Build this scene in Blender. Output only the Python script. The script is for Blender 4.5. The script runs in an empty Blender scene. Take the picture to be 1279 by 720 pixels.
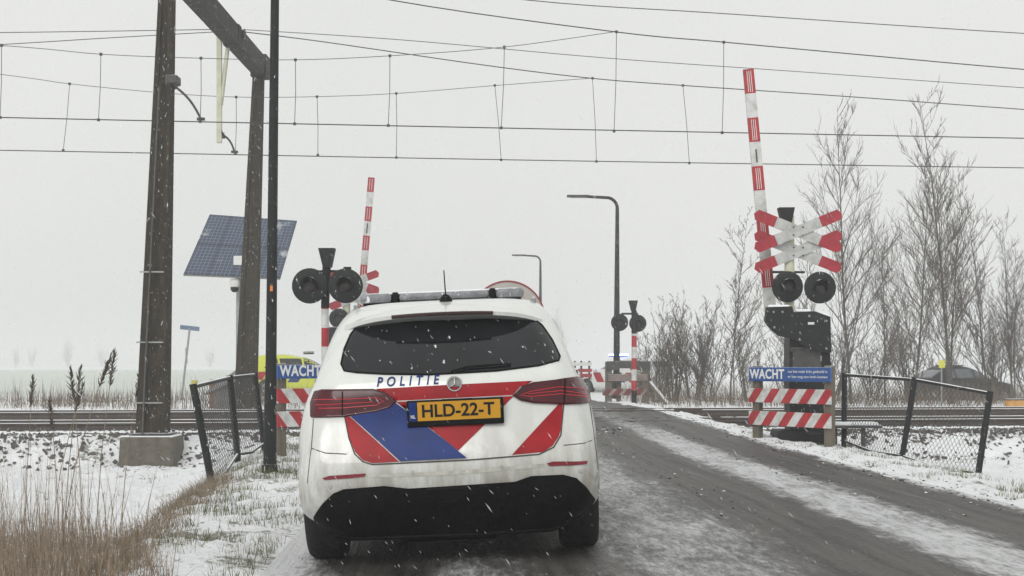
import bpy, bmesh, math, random
import numpy as np
from mathutils import Vector, Matrix, noise as mnoise
from mathutils.bvhtree import BVHTree
R = math.radians
S = bpy.context.scene
C = S.collection
random.seed(7)
rng = np.random.default_rng(11)

# ------------------------------------------------------------------ camera, sky, sun
F, HY, CX, CAMH = 1800.0, 455.0, 639.5, 1.18
cam_d = bpy.data.cameras.new('camera'); cam = bpy.data.objects.new('camera', cam_d); C.objects.link(cam)
cam.location = (0, 0, CAMH); cam.rotation_euler = (R(90), 0, 0)
cam_d.sensor_width = 36; cam_d.lens = 36 * F / 1279; cam_d.shift_y = (HY - 360) / 1279
cam_d.clip_start = 0.1; cam_d.clip_end = 8000
S.camera = cam
w = bpy.data.worlds.new('World'); S.world = w; w.use_nodes = True
nt = w.node_tree; bg = nt.nodes['Background']
sky = nt.nodes.new('ShaderNodeTexSky'); sky.sky_type = 'NISHITA'; sky.sun_disc = False
sky.sun_elevation = R(38); sky.sun_rotation = R(200); sky.dust_density = 5
hs = nt.nodes.new('ShaderNodeHueSaturation'); hs.inputs['Saturation'].default_value = 0.25
nt.links.new(sky.outputs[0], hs.inputs['Color'])
wtc = nt.nodes.new('ShaderNodeTexCoord'); wno = nt.nodes.new('ShaderNodeTexNoise'); wno.inputs['Scale'].default_value = 1.3
wno.inputs['Detail'].default_value = 3
nt.links.new(wtc.outputs['Generated'], wno.inputs['Vector'])
wcr = nt.nodes.new('ShaderNodeValToRGB')
wcr.color_ramp.elements[0].position = 0.3; wcr.color_ramp.elements[0].color = (7.1, 7.2, 7.05, 1)
wcr.color_ramp.elements[1].position = 0.7; wcr.color_ramp.elements[1].color = (7.9, 7.95, 7.75, 1)
nt.links.new(wno.outputs['Fac'], wcr.inputs[0])
wm = nt.nodes.new('ShaderNodeMixRGB'); wm.inputs[0].default_value = 0.9
nt.links.new(hs.outputs[0], wm.inputs[1]); nt.links.new(wcr.outputs[0], wm.inputs[2])
nt.links.new(wm.outputs[0], bg.inputs['Color']); bg.inputs['Strength'].default_value = 0.1
sd = bpy.data.lights.new('sun', 'SUN'); sun = bpy.data.objects.new('sun', sd); C.objects.link(sun)
sd.energy = 1.25; sd.angle = R(35); sd.color = (1, 0.98, 0.95)
sun.rotation_euler = (R(52), 0, R(-20))
S.view_settings.view_transform = 'Standard'; S.view_settings.look = 'None'
S.view_settings.exposure = 0.14; S.view_settings.gamma = 1; S.view_settings.use_curve_mapping = False
S.cycles.max_bounces = 6; S.cycles.volume_bounces = 2; S.cycles.transparent_max_bounces = 12
S.cycles.use_denoising = True

# ------------------------------------------------------------------ helpers
def W(px, py, d):
    return Vector(((px - CX) / F * d, d, CAMH + (HY - py) / F * d))
def sm(a, b, x):
    t = np.clip((x - a) / (b - a), 0, 1); return t * t * (3 - 2 * t)

def thing(name, label, cat, loc=(0, 0, 0), rotz=0, group=None):
    o = bpy.data.objects.new(name, None); C.objects.link(o)
    o.location = loc; o.rotation_euler = (0, 0, rotz); o.empty_display_size = .1
    o['label'] = label; o['category'] = cat
    if group: o['group'] = group
    return o
def tag(o, label, cat, group=None):
    o['label'] = label; o['category'] = cat
    if group: o['group'] = group
    return o

class MB:
    def __init__(s): s.v = []; s.f = []; s.m = []; s.mi = 0
    def add(s, vs, fs):
        b = len(s.v); s.v += [tuple(q) for q in vs]; s.f += [tuple(b + i for i in f) for f in fs]; s.m += [s.mi] * len(fs)
        return s
    def box(s, c, size, rot=None, bev=0.0, taper=1.0):
        x, y, z = [q / 2 for q in size]
        if bev <= 0:
            vs = [Vector((sx * x * (taper if sz > 0 else 1), sy * y * (taper if sz > 0 else 1), sz * z)) for sz in (-1, 1) for sy in (-1, 1) for sx in (-1, 1)]
            fs = [(0, 2, 3, 1), (4, 5, 7, 6), (0, 1, 5, 4), (2, 6, 7, 3), (0, 4, 6, 2), (1, 3, 7, 5)]
        else:
            bm = bmesh.new(); bmesh.ops.create_cube(bm, size=1)
            for q in bm.verts: q.co = Vector((q.co.x * 2 * x, q.co.y * 2 * y, q.co.z * 2 * z))
            bmesh.ops.bevel(bm, geom=list(bm.edges), offset=min(bev, x * .9, y * .9, z * .9), segments=2, affect='EDGES', profile=.5)
            bm.verts.index_update(); vs = [q.co.copy() for q in bm.verts]
            if taper != 1:
                for q in vs:
                    t = 1 + (taper - 1) * (q.z / z + 1) / 2; q.x *= t; q.y *= t
            fs = [tuple(q.index for q in f.verts) for f in bm.faces]; bm.free()
        m = (rot.to_matrix() if rot is not None and hasattr(rot, 'to_matrix') else rot) or Matrix.Identity(3)
        return s.add([m @ q + Vector(c) for q in vs], fs)
    def tube(s, pts, r, n=8, cap=True):
        pts = [Vector(p) for p in pts]; k = len(pts)
        rs = list(r) if hasattr(r, '__len__') else [r] * k
        vs = []; up = None
        for i, p in enumerate(pts):
            t = (pts[min(i + 1, k - 1)] - pts[max(i - 1, 0)])
            if t.length < 1e-9: t = Vector((0, 0, 1))
            t.normalize()
            if up is None: up = Vector((0, 1, 0)) if abs(t.y) < .9 else Vector((1, 0, 0))
            a = t.cross(up).normalized(); b = t.cross(a).normalized(); up = -b if b.dot(up) < 0 else b
            for j in range(n):
                g = 2 * math.pi * j / n; vs.append(p + (a * math.cos(g) + b * math.sin(g)) * rs[i])
        fs = [(i * n + j, i * n + (j + 1) % n, (i + 1) * n + (j + 1) % n, (i + 1) * n + j) for i in range(k - 1) for j in range(n)]
        if cap: fs += [tuple(range(n))[::-1], tuple((k - 1) * n + j for j in range(n))]
        return s.add(vs, fs)
    def lathe(s, c, axis, prof, n=24):   # prof: list (dist along axis, radius)
        c = Vector(c); ax = Vector(axis).normalized()
        a = ax.orthogonal().normalized(); b = ax.cross(a)
        vs = [c + ax * h + (a * math.cos(2 * math.pi * j / n) + b * math.sin(2 * math.pi * j / n)) * max(r, 1e-4) for h, r in prof for j in range(n)]
        k = len(prof)
        fs = [(i * n + j, i * n + (j + 1) % n, (i + 1) * n + (j + 1) % n, (i + 1) * n + j) for i in range(k - 1) for j in range(n)]
        fs += [tuple(range(n))[::-1], tuple((k - 1) * n + j for j in range(n))]
        return s.add(vs, fs)
    def prism(s, poly, o, ux, uz, depth):  # polygon in plane (ux,uz) at o, extruded by vector depth
        o, ux, uz, dp = Vector(o), Vector(ux), Vector(uz), Vector(depth); n = len(poly)
        a = [o + ux * x + uz * z for x, z in poly]
        return s.add(a + [q + dp for q in a], [tuple(range(n)), tuple(range(2 * n - 1, n - 1, -1))] + [(i, i + n, (i + 1) % n + n, (i + 1) % n) for i in range(n)])
    def build(s, name, mat, parent=None, smooth=False, loc=None, rot=None):
        me = bpy.data.meshes.new(name); me.from_pydata(s.v, [], s.f)
        mats = mat if isinstance(mat, (list, tuple)) else [mat]
        for m in mats: me.materials.append(m)
        if len(mats) > 1: me.polygons.foreach_set('material_index', s.m)
        if smooth: me.polygons.foreach_set('use_smooth', [True] * len(me.polygons))
        me.update()
        bm = bmesh.new(); bm.from_mesh(me); bmesh.ops.recalc_face_normals(bm, faces=bm.faces) if len(bm.faces) < 60000 else None; bm.to_mesh(me); bm.free()
        if smooth: 
            try: me.set_sharp_from_angle(angle=R(38))
            except Exception: pass
        o = bpy.data.objects.new(name, me); C.objects.link(o)
        if parent: o.parent = parent
        if loc is not None: o.location = loc
        if rot is not None: o.rotation_euler = rot
        return o

def copy_tree(o, parent=None):
    c = o.copy(); C.objects.link(c); c.parent = parent
    for ch in list(o.children): copy_tree(ch, c)
    return c

MC = {}
def mat(name, col, rough=.6, metal=0, var=.15, scale=6, bump=.0, bscale=40, snow=0.0, coat=0, spec=.5, col2=None, emis=None, estr=0, stretch=(1, 1, 1), specks=0.0):
    """procedural material: noise varied colour, optional bump, snow lying on upward faces, snow specks stuck on"""
    if name in MC: return MC[name]
    m = bpy.data.materials.new(name); m.use_nodes = True; t = m.node_tree; b = t.nodes['Principled BSDF']
    tc = t.nodes.new('ShaderNodeTexCoord'); mp = t.nodes.new('ShaderNodeMapping'); mp.inputs['Scale'].default_value = stretch
    t.links.new(tc.outputs['Object'], mp.inputs[0])
    n = t.nodes.new('ShaderNodeTexNoise'); n.inputs['Scale'].default_value = scale; n.inputs['Detail'].default_value = 6; n.inputs['Roughness'].default_value = .65
    t.links.new(mp.outputs[0], n.inputs['Vector'])
    r = t.nodes.new('ShaderNodeValToRGB'); r.color_ramp.elements[0].position = .3; r.color_ramp.elements[1].position = .7
    c2 = col2 or tuple(min(1, q * (1 + var)) for q in col)
    c1 = col if col2 else tuple(q * (1 - var) for q in col)
    r.color_ramp.elements[0].color = (*c1, 1); r.color_ramp.elements[1].color = (*c2, 1)
    t.links.new(n.outputs['Fac'], r.inputs[0]); out = r.outputs[0]
    if specks > 0:
        sn = t.nodes.new('ShaderNodeTexNoise'); sn.inputs['Scale'].default_value = 22; sn.inputs['Detail'].default_value = 4
        smp = t.nodes.new('ShaderNodeMapping'); smp.inputs['Rotation'].default_value = (0, R(28), 0); smp.inputs['Scale'].default_value = (1.6, 1, .5)
        t.links.new(tc.outputs['Object'], smp.inputs[0]); t.links.new(smp.outputs[0], sn.inputs['Vector'])
        sr = t.nodes.new('ShaderNodeValToRGB'); sr.color_ramp.elements[0].position = .70 - specks * .12; sr.color_ramp.elements[1].position = .76 - specks * .1
        t.links.new(sn.outputs['Fac'], sr.inputs[0])
        mx = t.nodes.new('ShaderNodeMixRGB'); mx.inputs[2].default_value = (.75, .76, .77, 1)
        t.links.new(sr.outputs[0], mx.inputs[0]); t.links.new(out, mx.inputs[1]); out = mx.outputs[0]
    if snow > 0:
        g = t.nodes.new('ShaderNodeNewGeometry'); sp = t.nodes.new('ShaderNodeSeparateXYZ'); t.links.new(g.outputs['Normal'], sp.inputs[0])
        ad = t.nodes.new('ShaderNodeMath'); ad.operation = 'MULTIPLY_ADD'; ad.inputs[1].default_value = .7; t.links.new(n.outputs['Fac'], ad.inputs[0]); t.links.new(sp.outputs['Z'], ad.inputs[2])
        sr = t.nodes.new('ShaderNodeValToRGB'); sr.color_ramp.elements[0].position = .0; sr.color_ramp.elements[1].position = 1
        mr = t.nodes.new('ShaderNodeMapRange'); mr.inputs['From Min'].default_value = 1.25 - .45 * snow; mr.inputs['From Max'].default_value = 1.4 - .45 * snow
        t.links.new(ad.outputs[0], mr.inputs['Value'])
        mx = t.nodes.new('ShaderNodeMixRGB'); mx.inputs[2].default_value = (.82, .84, .86, 1)
        t.links.new(mr.outputs[0], mx.inputs[0]); t.links.new(out, mx.inputs[1]); out = mx.outputs[0]
    t.links.new(out, b.inputs['Base Color'])
    b.inputs['Roughness'].default_value = rough; b.inputs['Metallic'].default_value = metal
    b.inputs['Specular IOR Level'].default_value = spec
    b.inputs['Coat Weight'].default_value = coat; b.inputs['Coat Roughness'].default_value = .08
    if emis: b.inputs['Emission Color'].default_value = (*emis, 1); b.inputs['Emission Strength'].default_value = estr
    if bump > 0:
        bn = t.nodes.new('ShaderNodeTexNoise'); bn.inputs['Scale'].default_value = bscale; bn.inputs['Detail'].default_value = 5
        t.links.new(mp.outputs[0], bn.inputs['Vector'])
        bp = t.nodes.new('ShaderNodeBump'); bp.inputs['Strength'].default_value = bump; bp.inputs['Distance'].default_value = .02
        t.links.new(bn.outputs['Fac'], bp.inputs['Height']); t.links.new(bp.outputs[0], b.inputs['Normal'])
    MC[name] = m; return m

def stripe_mat(name, period, duty=.5, mode='z', c1=(.42, .02, .03), c2=(.62, .63, .62), slant=0.0, phase=0.0):
    """painted bands; mode z: bands along local z; mode d: diagonal in local x,z ; mode ends: red where |x| > period"""
    m = bpy.data.materials.new(name); m.use_nodes = True; t = m.node_tree; b = t.nodes['Principled BSDF']
    tc = t.nodes.new('ShaderNodeTexCoord'); sp = t.nodes.new('ShaderNodeSeparateXYZ'); t.links.new(tc.outputs['Object'], sp.inputs[0])
    def M(op, a, bb=None):
        q = t.nodes.new('ShaderNodeMath'); q.operation = op
        for i, v in enumerate((a, bb)):
            if v is None: continue
            if isinstance(v, (int, float)): q.inputs[i].default_value = v
            else: t.links.new(v, q.inputs[i])
        return q.outputs[0]
    if mode == 'ends': fac = M('GREATER_THAN', M('ABSOLUTE', sp.outputs['X']), period)
    else:
        v = sp.outputs['Z'] if mode == 'z' else M('ADD', sp.outputs['X'], M('MULTIPLY', sp.outputs['Z'], slant))
        fac = M('LESS_THAN', M('FRACT', M('ADD', M('DIVIDE', v, period), 100 + phase)), duty)
    n = t.nodes.new('ShaderNodeTexNoise'); n.inputs['Scale'].default_value = 9; n.inputs['Detail'].default_value = 6
    t.links.new(tc.outputs['Object'], n.inputs['Vector'])
    mx = t.nodes.new('ShaderNodeMixRGB'); mx.inputs[1].default_value = (*c2, 1); mx.inputs[2].default_value = (*c1, 1); t.links.new(fac, mx.inputs[0])
    dr = t.nodes.new('ShaderNodeMixRGB'); dr.blend_type = 'MULTIPLY'; dr.inputs[0].default_value = 1
    r = t.nodes.new('ShaderNodeValToRGB'); r.color_ramp.elements[0].position = .25; r.color_ramp.elements[0].color = (.62, .6, .56, 1); r.color_ramp.elements[1].position = .6; r.color_ramp.elements[1].color = (1, 1, 1, 1)
    t.links.new(n.outputs['Fac'], r.inputs[0]); t.links.new(mx.outputs[0], dr.inputs[1]); t.links.new(r.outputs[0], dr.inputs[2])
    t.links.new(dr.outputs[0], b.inputs['Base Color']); b.inputs['Roughness'].default_value = .5
    return m

M_black = mat('black_metal', (.009, .010, .011), .6, var=.4, snow=.2, specks=.3, bump=.1, spec=.25)
M_blackplain = mat('black_plastic', (.007, .0075, .008), .6, var=.4, bump=.05, spec=.25)
M_dark = mat('dark_steel', (.05, .05, .048), .6, var=.4, snow=.35, specks=.2)
M_mast = mat('rusty_concrete', (.02, .0165, .012), .95, spec=.1, scale=5, stretch=(3, 3, .5), bump=.7, col2=(.06, .048, .034), snow=.4, specks=.35)
M_beam = mat('weathered_beam', (.018, .017, .014), .85, spec=.2, scale=4, bump=.5, col2=(.055, .05, .042), snow=.25, specks=.4)
M_conc = mat('concrete', (.075, .066, .05), .9, scale=7, bump=.5, col2=(.15, .135, .11), snow=.85)
M_cream = mat('cream_paint', (.5, .5, .38), .6, var=.15, snow=.3)
M_wood = mat('weathered_wood', (.10, .085, .062), .85, scale=6, stretch=(6, 6, .6), bump=.4, col2=(.18, .155, .115), snow=.7)
M_galv = mat('galvanised_steel', (.30, .31, .30), .45, metal=.5, var=.2, snow=.4)
M_grey = mat('grey_paint', (.3, .3, .28), .6, var=.2, snow=.4)
M_rail = mat('rail_steel', (.045, .032, .025), .6, var=.4, bump=.3)
M_snow = mat('snow_white', (.82, .84, .86), .85, var=.04, bump=.6, bscale=25)
M_bark = mat('bark', (.07, .062, .05), .9, var=.35, scale=8, snow=.35, specks=.25)
M_twig = mat('twig', (.085, .068, .057), .9, var=.3, scale=3)
M_wire = mat('wire', (.03, .03, .03), .5, var=.2)
M_white = mat('white_sign', (.7, .7, .68), .5, var=.08)
M_blue = mat('sign_blue', (.015, .07, .26), .45, var=.15)
M_redw = stripe_mat('boom_bands', .76, .5, 'z')

# ------------------------------------------------------------------ ground heights
TA, TS = 29.2, .119                       # track midline y = TA + TS*x
TC = 1 / math.sqrt(1 + TS * TS)
def tdist(x, y): return (y - TA - TS * x) * TC
def xr(y): return 4.05 - .0457 * (y - 11.4)          # right road edge
def xl(y): return xr(y) - 5.65
def roadz(x, y):
    t = tdist(x, y)
    z = .118 * sm(-15, -2.6, t) - .12 * sm(4, 16, t)
    z = z + .05 * sm(-2, 2, t)
    crown = .0436 * np.clip(x + .35, -1.7, .8) * (1 - sm(14, 22, y))
    return z + crown
def ground(x, y):
    x = np.asarray(x, float); y = np.asarray(y, float)
    rz = roadz(x, y); t = tdist(x, y)
    # left side: verge then ditch
    xe = -1.45 - .095 * y
    left = -.02 - .45 * sm(0.2, -1.6, x - xe) * (1 - sm(33.5, 37, y))
    right = -.03 - .42 * sm(.9, 3.2, x - xr(y)) * (1 - sm(33.5, 37, y))
    side = np.where(x < (xr(y) + xl(y)) / 2, left, right)
    bed = sm(-5.3, -4.2, t) * (1 - sm(5.0, 6.5, t))
    side = side * (1 - bed) + (-.05 + .05 * sm(-2, 2, t)) * bed
    far = sm(5, 9, t)
    side = side * (1 - far) + (.04 - .04 * sm(10, 30, t)) * far
    side = side - .38 * sm(47, 51, y) * sm(6, 9, x)
    do = np.maximum(x - xr(y), xl(y) - x)     # >0 outside road
    wgt = sm(0.0, 1.3, do)
    z = rz * (1 - wgt) + side * wgt
    return z
def gz(x, y): return float(ground(x, y))

def fbm(x, y, s, o=3):
    z = np.zeros(x.size); xf = x.ravel(); yf = y.ravel()
    for i in range(xf.size): z[i] = mnoise.fractal(Vector((xf[i] * s, yf[i] * s, 3.1)), .8, 2.1, o)
    return z.reshape(x.shape)

# ------------------------------------------------------------------ node helpers for ground materials
class NT:
    def __init__(s, name):
        s.m = bpy.data.materials.new(name); s.m.use_nodes = True; s.t = s.m.node_tree; s.b = s.t.nodes['Principled BSDF']
        s.tc = s.t.nodes.new('ShaderNodeTexCoord')
    def L(s, a, b): s.t.links.new(a, b)
    def math(s, op, a, b=None, c=None, clamp=False):
        q = s.t.nodes.new('ShaderNodeMath'); q.operation = op; q.use_clamp = clamp
        for i, v in enumerate((a, b, c)):
            if v is None: continue
            if isinstance(v, (int, float)): q.inputs[i].default_value = v
            else: s.L(v, q.inputs[i])
        return q.outputs[0]
    def noise(s, vec, scale, detail=5, rough=.6, stretch=None):
        if stretch:
            mp = s.t.nodes.new('ShaderNodeMapping'); mp.inputs['Scale'].default_value = stretch; s.L(vec, mp.inputs[0]); vec = mp.outputs[0]
        n = s.t.nodes.new('ShaderNodeTexNoise'); n.inputs['Scale'].default_value = scale; n.inputs['Detail'].default_value = detail; n.inputs['Roughness'].default_value = rough
        s.L(vec, n.inputs['Vector']); return n.outputs['Fac']
    def ramp(s, f, a, b, ca=(0, 0, 0), cb=(1, 1, 1)):
        r = s.t.nodes.new('ShaderNodeMapRange'); r.interpolation_type = 'SMOOTHSTEP'
        r.inputs['From Min'].default_value = a; r.inputs['From Max'].default_value = b
        s.L(f, r.inputs['Value']); return r.outputs[0]
    def mix(s, f, a, b):
        q = s.t.nodes.new('ShaderNodeMixRGB')
        for i, v in enumerate((f, a, b)):
            if isinstance(v, tuple): q.inputs[i].default_value = (*v, 1)
            elif isinstance(v, (int, float)): q.inputs[i].default_value = v
            else: s.L(v, q.inputs[i])
        return q.outputs[0]
    def bump(s, h, st, dist):
        q = s.t.nodes.new('ShaderNodeBump'); q.inputs['Strength'].default_value = st; q.inputs['Distance'].default_value = dist
        s.L(h, q.inputs['Height']); s.L(q.outputs[0], s.b.inputs['Normal'])

# ground (snow over grass, pale green field far left)
g = NT('snowy_ground'); P = g.tc.outputs['Object']
sep = g.t.nodes.new('ShaderNodeSeparateXYZ'); g.L(P, sep.inputs[0])
n1 = g.noise(P, 1.1, 6, .62); n2 = g.noise(P, 14, 6, .7); n3 = g.noise(P, 3.5, 5)
bare = g.math('ADD', g.math('MULTIPLY', n1, .55), g.math('MULTIPLY', n2, .45))
# verges close to the road carry more bare grass
dr = g.math('ABSOLUTE', g.math('ADD', sep.outputs['X'], g.math('MULTIPLY_ADD', sep.outputs['Y'], .07, 1.35)))
near = g.ramp(dr, 1.5, .3)
near = g.math('MULTIPLY', near, g.ramp(sep.outputs['Y'], 24, 20))
bf = g.ramp(g.math('ADD', bare, g.math('MULTIPLY', near, .045)), .555, .63)
soil = g.mix(n3, (.045, .05, .018), (.13, .10, .05))
snowc = g.mix(n3, (.78, .80, .82), (.88, .89, .905))
c = g.mix(g.math('MULTIPLY', bf, .75), snowc, soil)
field = g.math('MULTIPLY', g.ramp(sep.outputs['Y'], 48, 60), g.ramp(sep.outputs['Y'], 330, 250))
field = g.math('MULTIPLY', field, g.ramp(sep.outputs['X'], 12, -4))
field = g.math('MULTIPLY', field, g.math('MULTIPLY_ADD', g.noise(P, .9, 4, .6, (.25, 1, 1)), .5, .5))
c = g.mix(g.math('MULTIPLY', field, .95), c, (.47, .52, .44))
g.L(c, g.b.inputs['Base Color']); g.b.inputs['Roughness'].default_value = .85
g.bump(g.math('ADD', n2, g.math('MULTIPLY', n3, .6)), .8, .05)
M_ground = g.m

def axis(lo, hi, step, far_lo, far_hi, k=1.28):
    a = list(np.arange(lo, hi + 1e-6, step)); s_ = step
    x_ = hi
    while x_ < far_hi: s_ *= k; x_ += s_; a.append(x_)
    s_ = step; x_ = lo
    while x_ > far_lo: s_ *= k; x_ -= s_; a.insert(0, x_)
    return np.array(a)
gx = axis(-9, 9, .085, -2600, 2600); gy = axis(6.5, 34, .1, -60, 4200)
X, Y = np.meshgrid(gx, gy)
Z = ground(X, Y)
do = np.maximum(X - xr(Y), xl(Y) - X)
nearm = (np.abs(X) < 14) & (Y < 46) & (Y > 3)
nz = np.zeros_like(Z); idx = np.where(nearm)
nz[idx] = fbm(X[idx], Y[idx], 1.6, 4) * .045 + fbm(X[idx] + 40, Y[idx], 5.0, 4) * .05
Z = Z + nz * sm(.0, .35, do) + .03 * sm(-.02, .25, do) * (1 - sm(.3, .9, do)) * (Y < 60)
edge = fbm(X[idx], Y[idx], 1.3, 3) * .12; dd = do.copy(); dd[idx] += edge
Z = Z - .035 * (1 - sm(-.25, -.02, dd)) * ((Y > -80) & (Y < 140))
V = np.stack([X, Y, Z], -1).reshape(-1, 3); ny, nx = X.shape
ii = (np.arange(ny - 1)[:, None] * nx + np.arange(nx - 1)[None]).ravel()
fc = np.stack([ii, ii + 1, ii + nx + 1, ii + nx], -1)
me = bpy.data.meshes.new('ground'); me.from_pydata(V.tolist(), [], fc.tolist()); me.materials.append(M_ground)
me.polygons.foreach_set('use_smooth', [True] * len(me.polygons))
go = bpy.data.objects.new('ground', me); C.objects.link(go); go['kind'] = 'structure'

# road
g = NT('wet_snowy_road'); uv = g.t.nodes.new('ShaderNodeAttribute'); uv.attribute_name = 'lane'
P = uv.outputs['Vector']; sep = g.t.nodes.new('ShaderNodeSeparateXYZ'); g.L(P, sep.inputs[0])
u = sep.outputs['X']; v = sep.outputs['Y']
wob = g.noise(P, .35, 3, .5, (1, .6, 1)); wob2 = g.noise(P, 6, 5, .75, (1, .5, 1))
u2 = g.math('ADD', g.math('ADD', u, g.math('MULTIPLY_ADD', wob, .5, -.25)), g.math('MULTIPLY_ADD', wob2, .5, -.25))
ns = g.noise(P, 5, 6, .7, (2.2, .35, 1)); nf = g.noise(P, 45, 5, .75, (1, .6, 1)); nm = g.noise(P, 1.6, 5, .65, (1, .35, 1))
def band(a, b, soft=.14): return g.math('MULTIPLY', g.ramp(u2, a - soft, a + soft), g.ramp(u2, b + soft, b - soft))
snowm = g.math('MULTIPLY', band(.92, 1.66, .22), .74)
snowm = g.math('MAXIMUM', snowm, g.math('MULTIPLY', band(2.45, 3.6, .45), .60))
snowm = g.math('MAXIMUM', snowm, g.math('MULTIPLY', g.ramp(u2, .28, -.08), 1.0))
snowm = g.math('MAXIMUM', snowm, g.math('MULTIPLY', band(4.1, 4.7, .3), .5))
snowm = g.math('MAXIMUM', snowm, g.ramp(u2, 5.1, 5.6))
snowm = g.math('MULTIPLY', snowm, g.math('MULTIPLY_ADD', g.ramp(v, 20, 28), -.4, 1.0))
nz_ = g.math('ADD', g.math('MULTIPLY', ns, .35), g.math('ADD', g.math('MULTIPLY', g.noise(P, 16, 5, .85, (1.6, .45, 1)), .4), g.math('MULTIPLY', nm, .25)))
lvl = g.math('ADD', g.math('ADD', snowm, .06), g.math('MULTIPLY', g.math('SUBTRACT', nz_, .5), 2.7))
sf = g.ramp(lvl, .15, 1.02)
rut = g.noise(P, 1.0, 4, .6, (9, .22, 1)); grit = g.noise(P, 24, 4, .8, (1.3, .7, 1))
dark = g.mix(g.ramp(g.math('ADD', g.math('MULTIPLY', nm, .5), g.math('MULTIPLY', rut, .5)), .38, .62), (.013, .011, .010), (.10, .092, .084))
dark = g.mix(g.math('MULTIPLY', g.ramp(grit, .50, .66), .6), dark, (.13, .118, .105))
dark = g.mix(g.math('MULTIPLY', g.ramp(grit, .46, .34), .6), dark, (.008, .007, .006))
thin = g.mix(g.ramp(lvl, .3, .95), (.26, .26, .258), (.66, .67, .68))
c = g.mix(sf, dark, thin)
g.L(c, g.b.inputs['Base Color'])
g.L(g.math('ADD', g.math('MULTIPLY', sf, .3), g.math('MULTIPLY_ADD', nm, .5, .22)), g.b.inputs['Roughness']); g.b.inputs['Specular IOR Level'].default_value = .3
g.bump(g.math('ADD', g.math('ADD', g.math('MULTIPLY', ns, .8), rut), g.math('MULTIPLY', grit, .7)), .9, .04)
M_road = g.m
ys = np.concatenate([np.arange(-60, 4, 4), np.arange(4, 44, .12), np.arange(44, 240, 4)]); us = np.linspace(0, 5.65, 90)
U, YY = np.meshgrid(us, ys); XX = xr(YY) - U
ZZ = roadz(XX, YY)
ni = np.where((YY > 4) & (YY < 44))
rr = np.zeros_like(ZZ); rr[ni] = fbm(XX[ni] * 4, YY[ni] * .5, 1.2, 4) * .018
ZZ += rr + .006
V = np.stack([XX, YY, ZZ], -1).reshape(-1, 3); ny, nx = XX.shape
ii = (np.arange(ny - 1)[:, None] * nx + np.arange(nx - 1)[None]).ravel()
fc = np.stack([ii, ii + nx, ii + nx + 1, ii + 1], -1)
me = bpy.data.meshes.new('road'); me.from_pydata(V.tolist(), [], fc.tolist()); me.materials.append(M_road)
me.polygons.foreach_set('use_smooth', [True] * len(me.polygons))
at = me.attributes.new('lane', 'FLOAT_VECTOR', 'POINT')
at.data.foreach_set('vector', np.stack([U, YY, YY * 0], -1).astype(np.float32).ravel())
ro = bpy.data.objects.new('road', me); C.objects.link(ro); ro['kind'] = 'structure'

# ballast bed (dark stone prism) broken by the road
def tp(s_, t_, z):       # along-track s (about x), across t
    c_, si = TC, TS * TC
    return Vector((s_ * c_ - t_ * si, TA + s_ * si + t_ * c_, z))
M_ballast = mat('ballast_stone', (.045, .04, .036), .9, scale=18, bump=1, bscale=30, col2=(.13, .12, .11), snow=.45)
for a_, b_ in ((-140, -1.9), (4.1, 140)):
    mb = MB()
    for s0, s1 in ((a_, b_),):
        vs = []
        for s_ in (s0, s1):
            vs += [tp(s_, -3.35, -.09), tp(s_, -3.15, .0), tp(s_, 3.2, .045), tp(s_, 4.2, -.08)]
        mb.add(vs, [(0, 1, 5, 4), (1, 2, 6, 5), (2, 3, 7, 6), (0, 4, 7, 3), (0, 3, 2, 1), (4, 5, 6, 7)])
    o = mb.build('ballast_bed', M_ballast); o['kind'] = 'structure'

# loose stones poking through the snow
mb = MB()
for i in range(9000):
    left = random.random() < .5
    s_ = random.uniform(-13, -2.3) if left else random.uniform(4.2, 15)
    t_ = -3.3 - abs(random.gauss(0, .95)) if random.random() < .85 else random.uniform(-3.1, -2.0)
    p = tp(s_, t_, 0); zz = gz(p.x, p.y) if t_ < -3.3 else .0
    r_ = random.uniform(.018, .06); q = [Vector([random.gauss(0, 1) for _ in range(3)]).normalized() * r_ * random.uniform(.7, 1.2) for _ in range(3)]
    oc = [q[0], q[1], q[2], -q[0], -q[1], -q[2]]
    mb.add([Vector((p.x, p.y, zz + .008)) + k for k in oc], [(0, 1, 2), (1, 3, 2), (3, 4, 2), (4, 0, 2), (1, 0, 5), (3, 1, 5), (4, 3, 5), (0, 4, 5)])
o = mb.build('ballast_stones', mat('loose_stone', (.05, .045, .04), .9, scale=9, col2=(.13, .12, .11), snow=.12)); o['kind'] = 'stuff'

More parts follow.
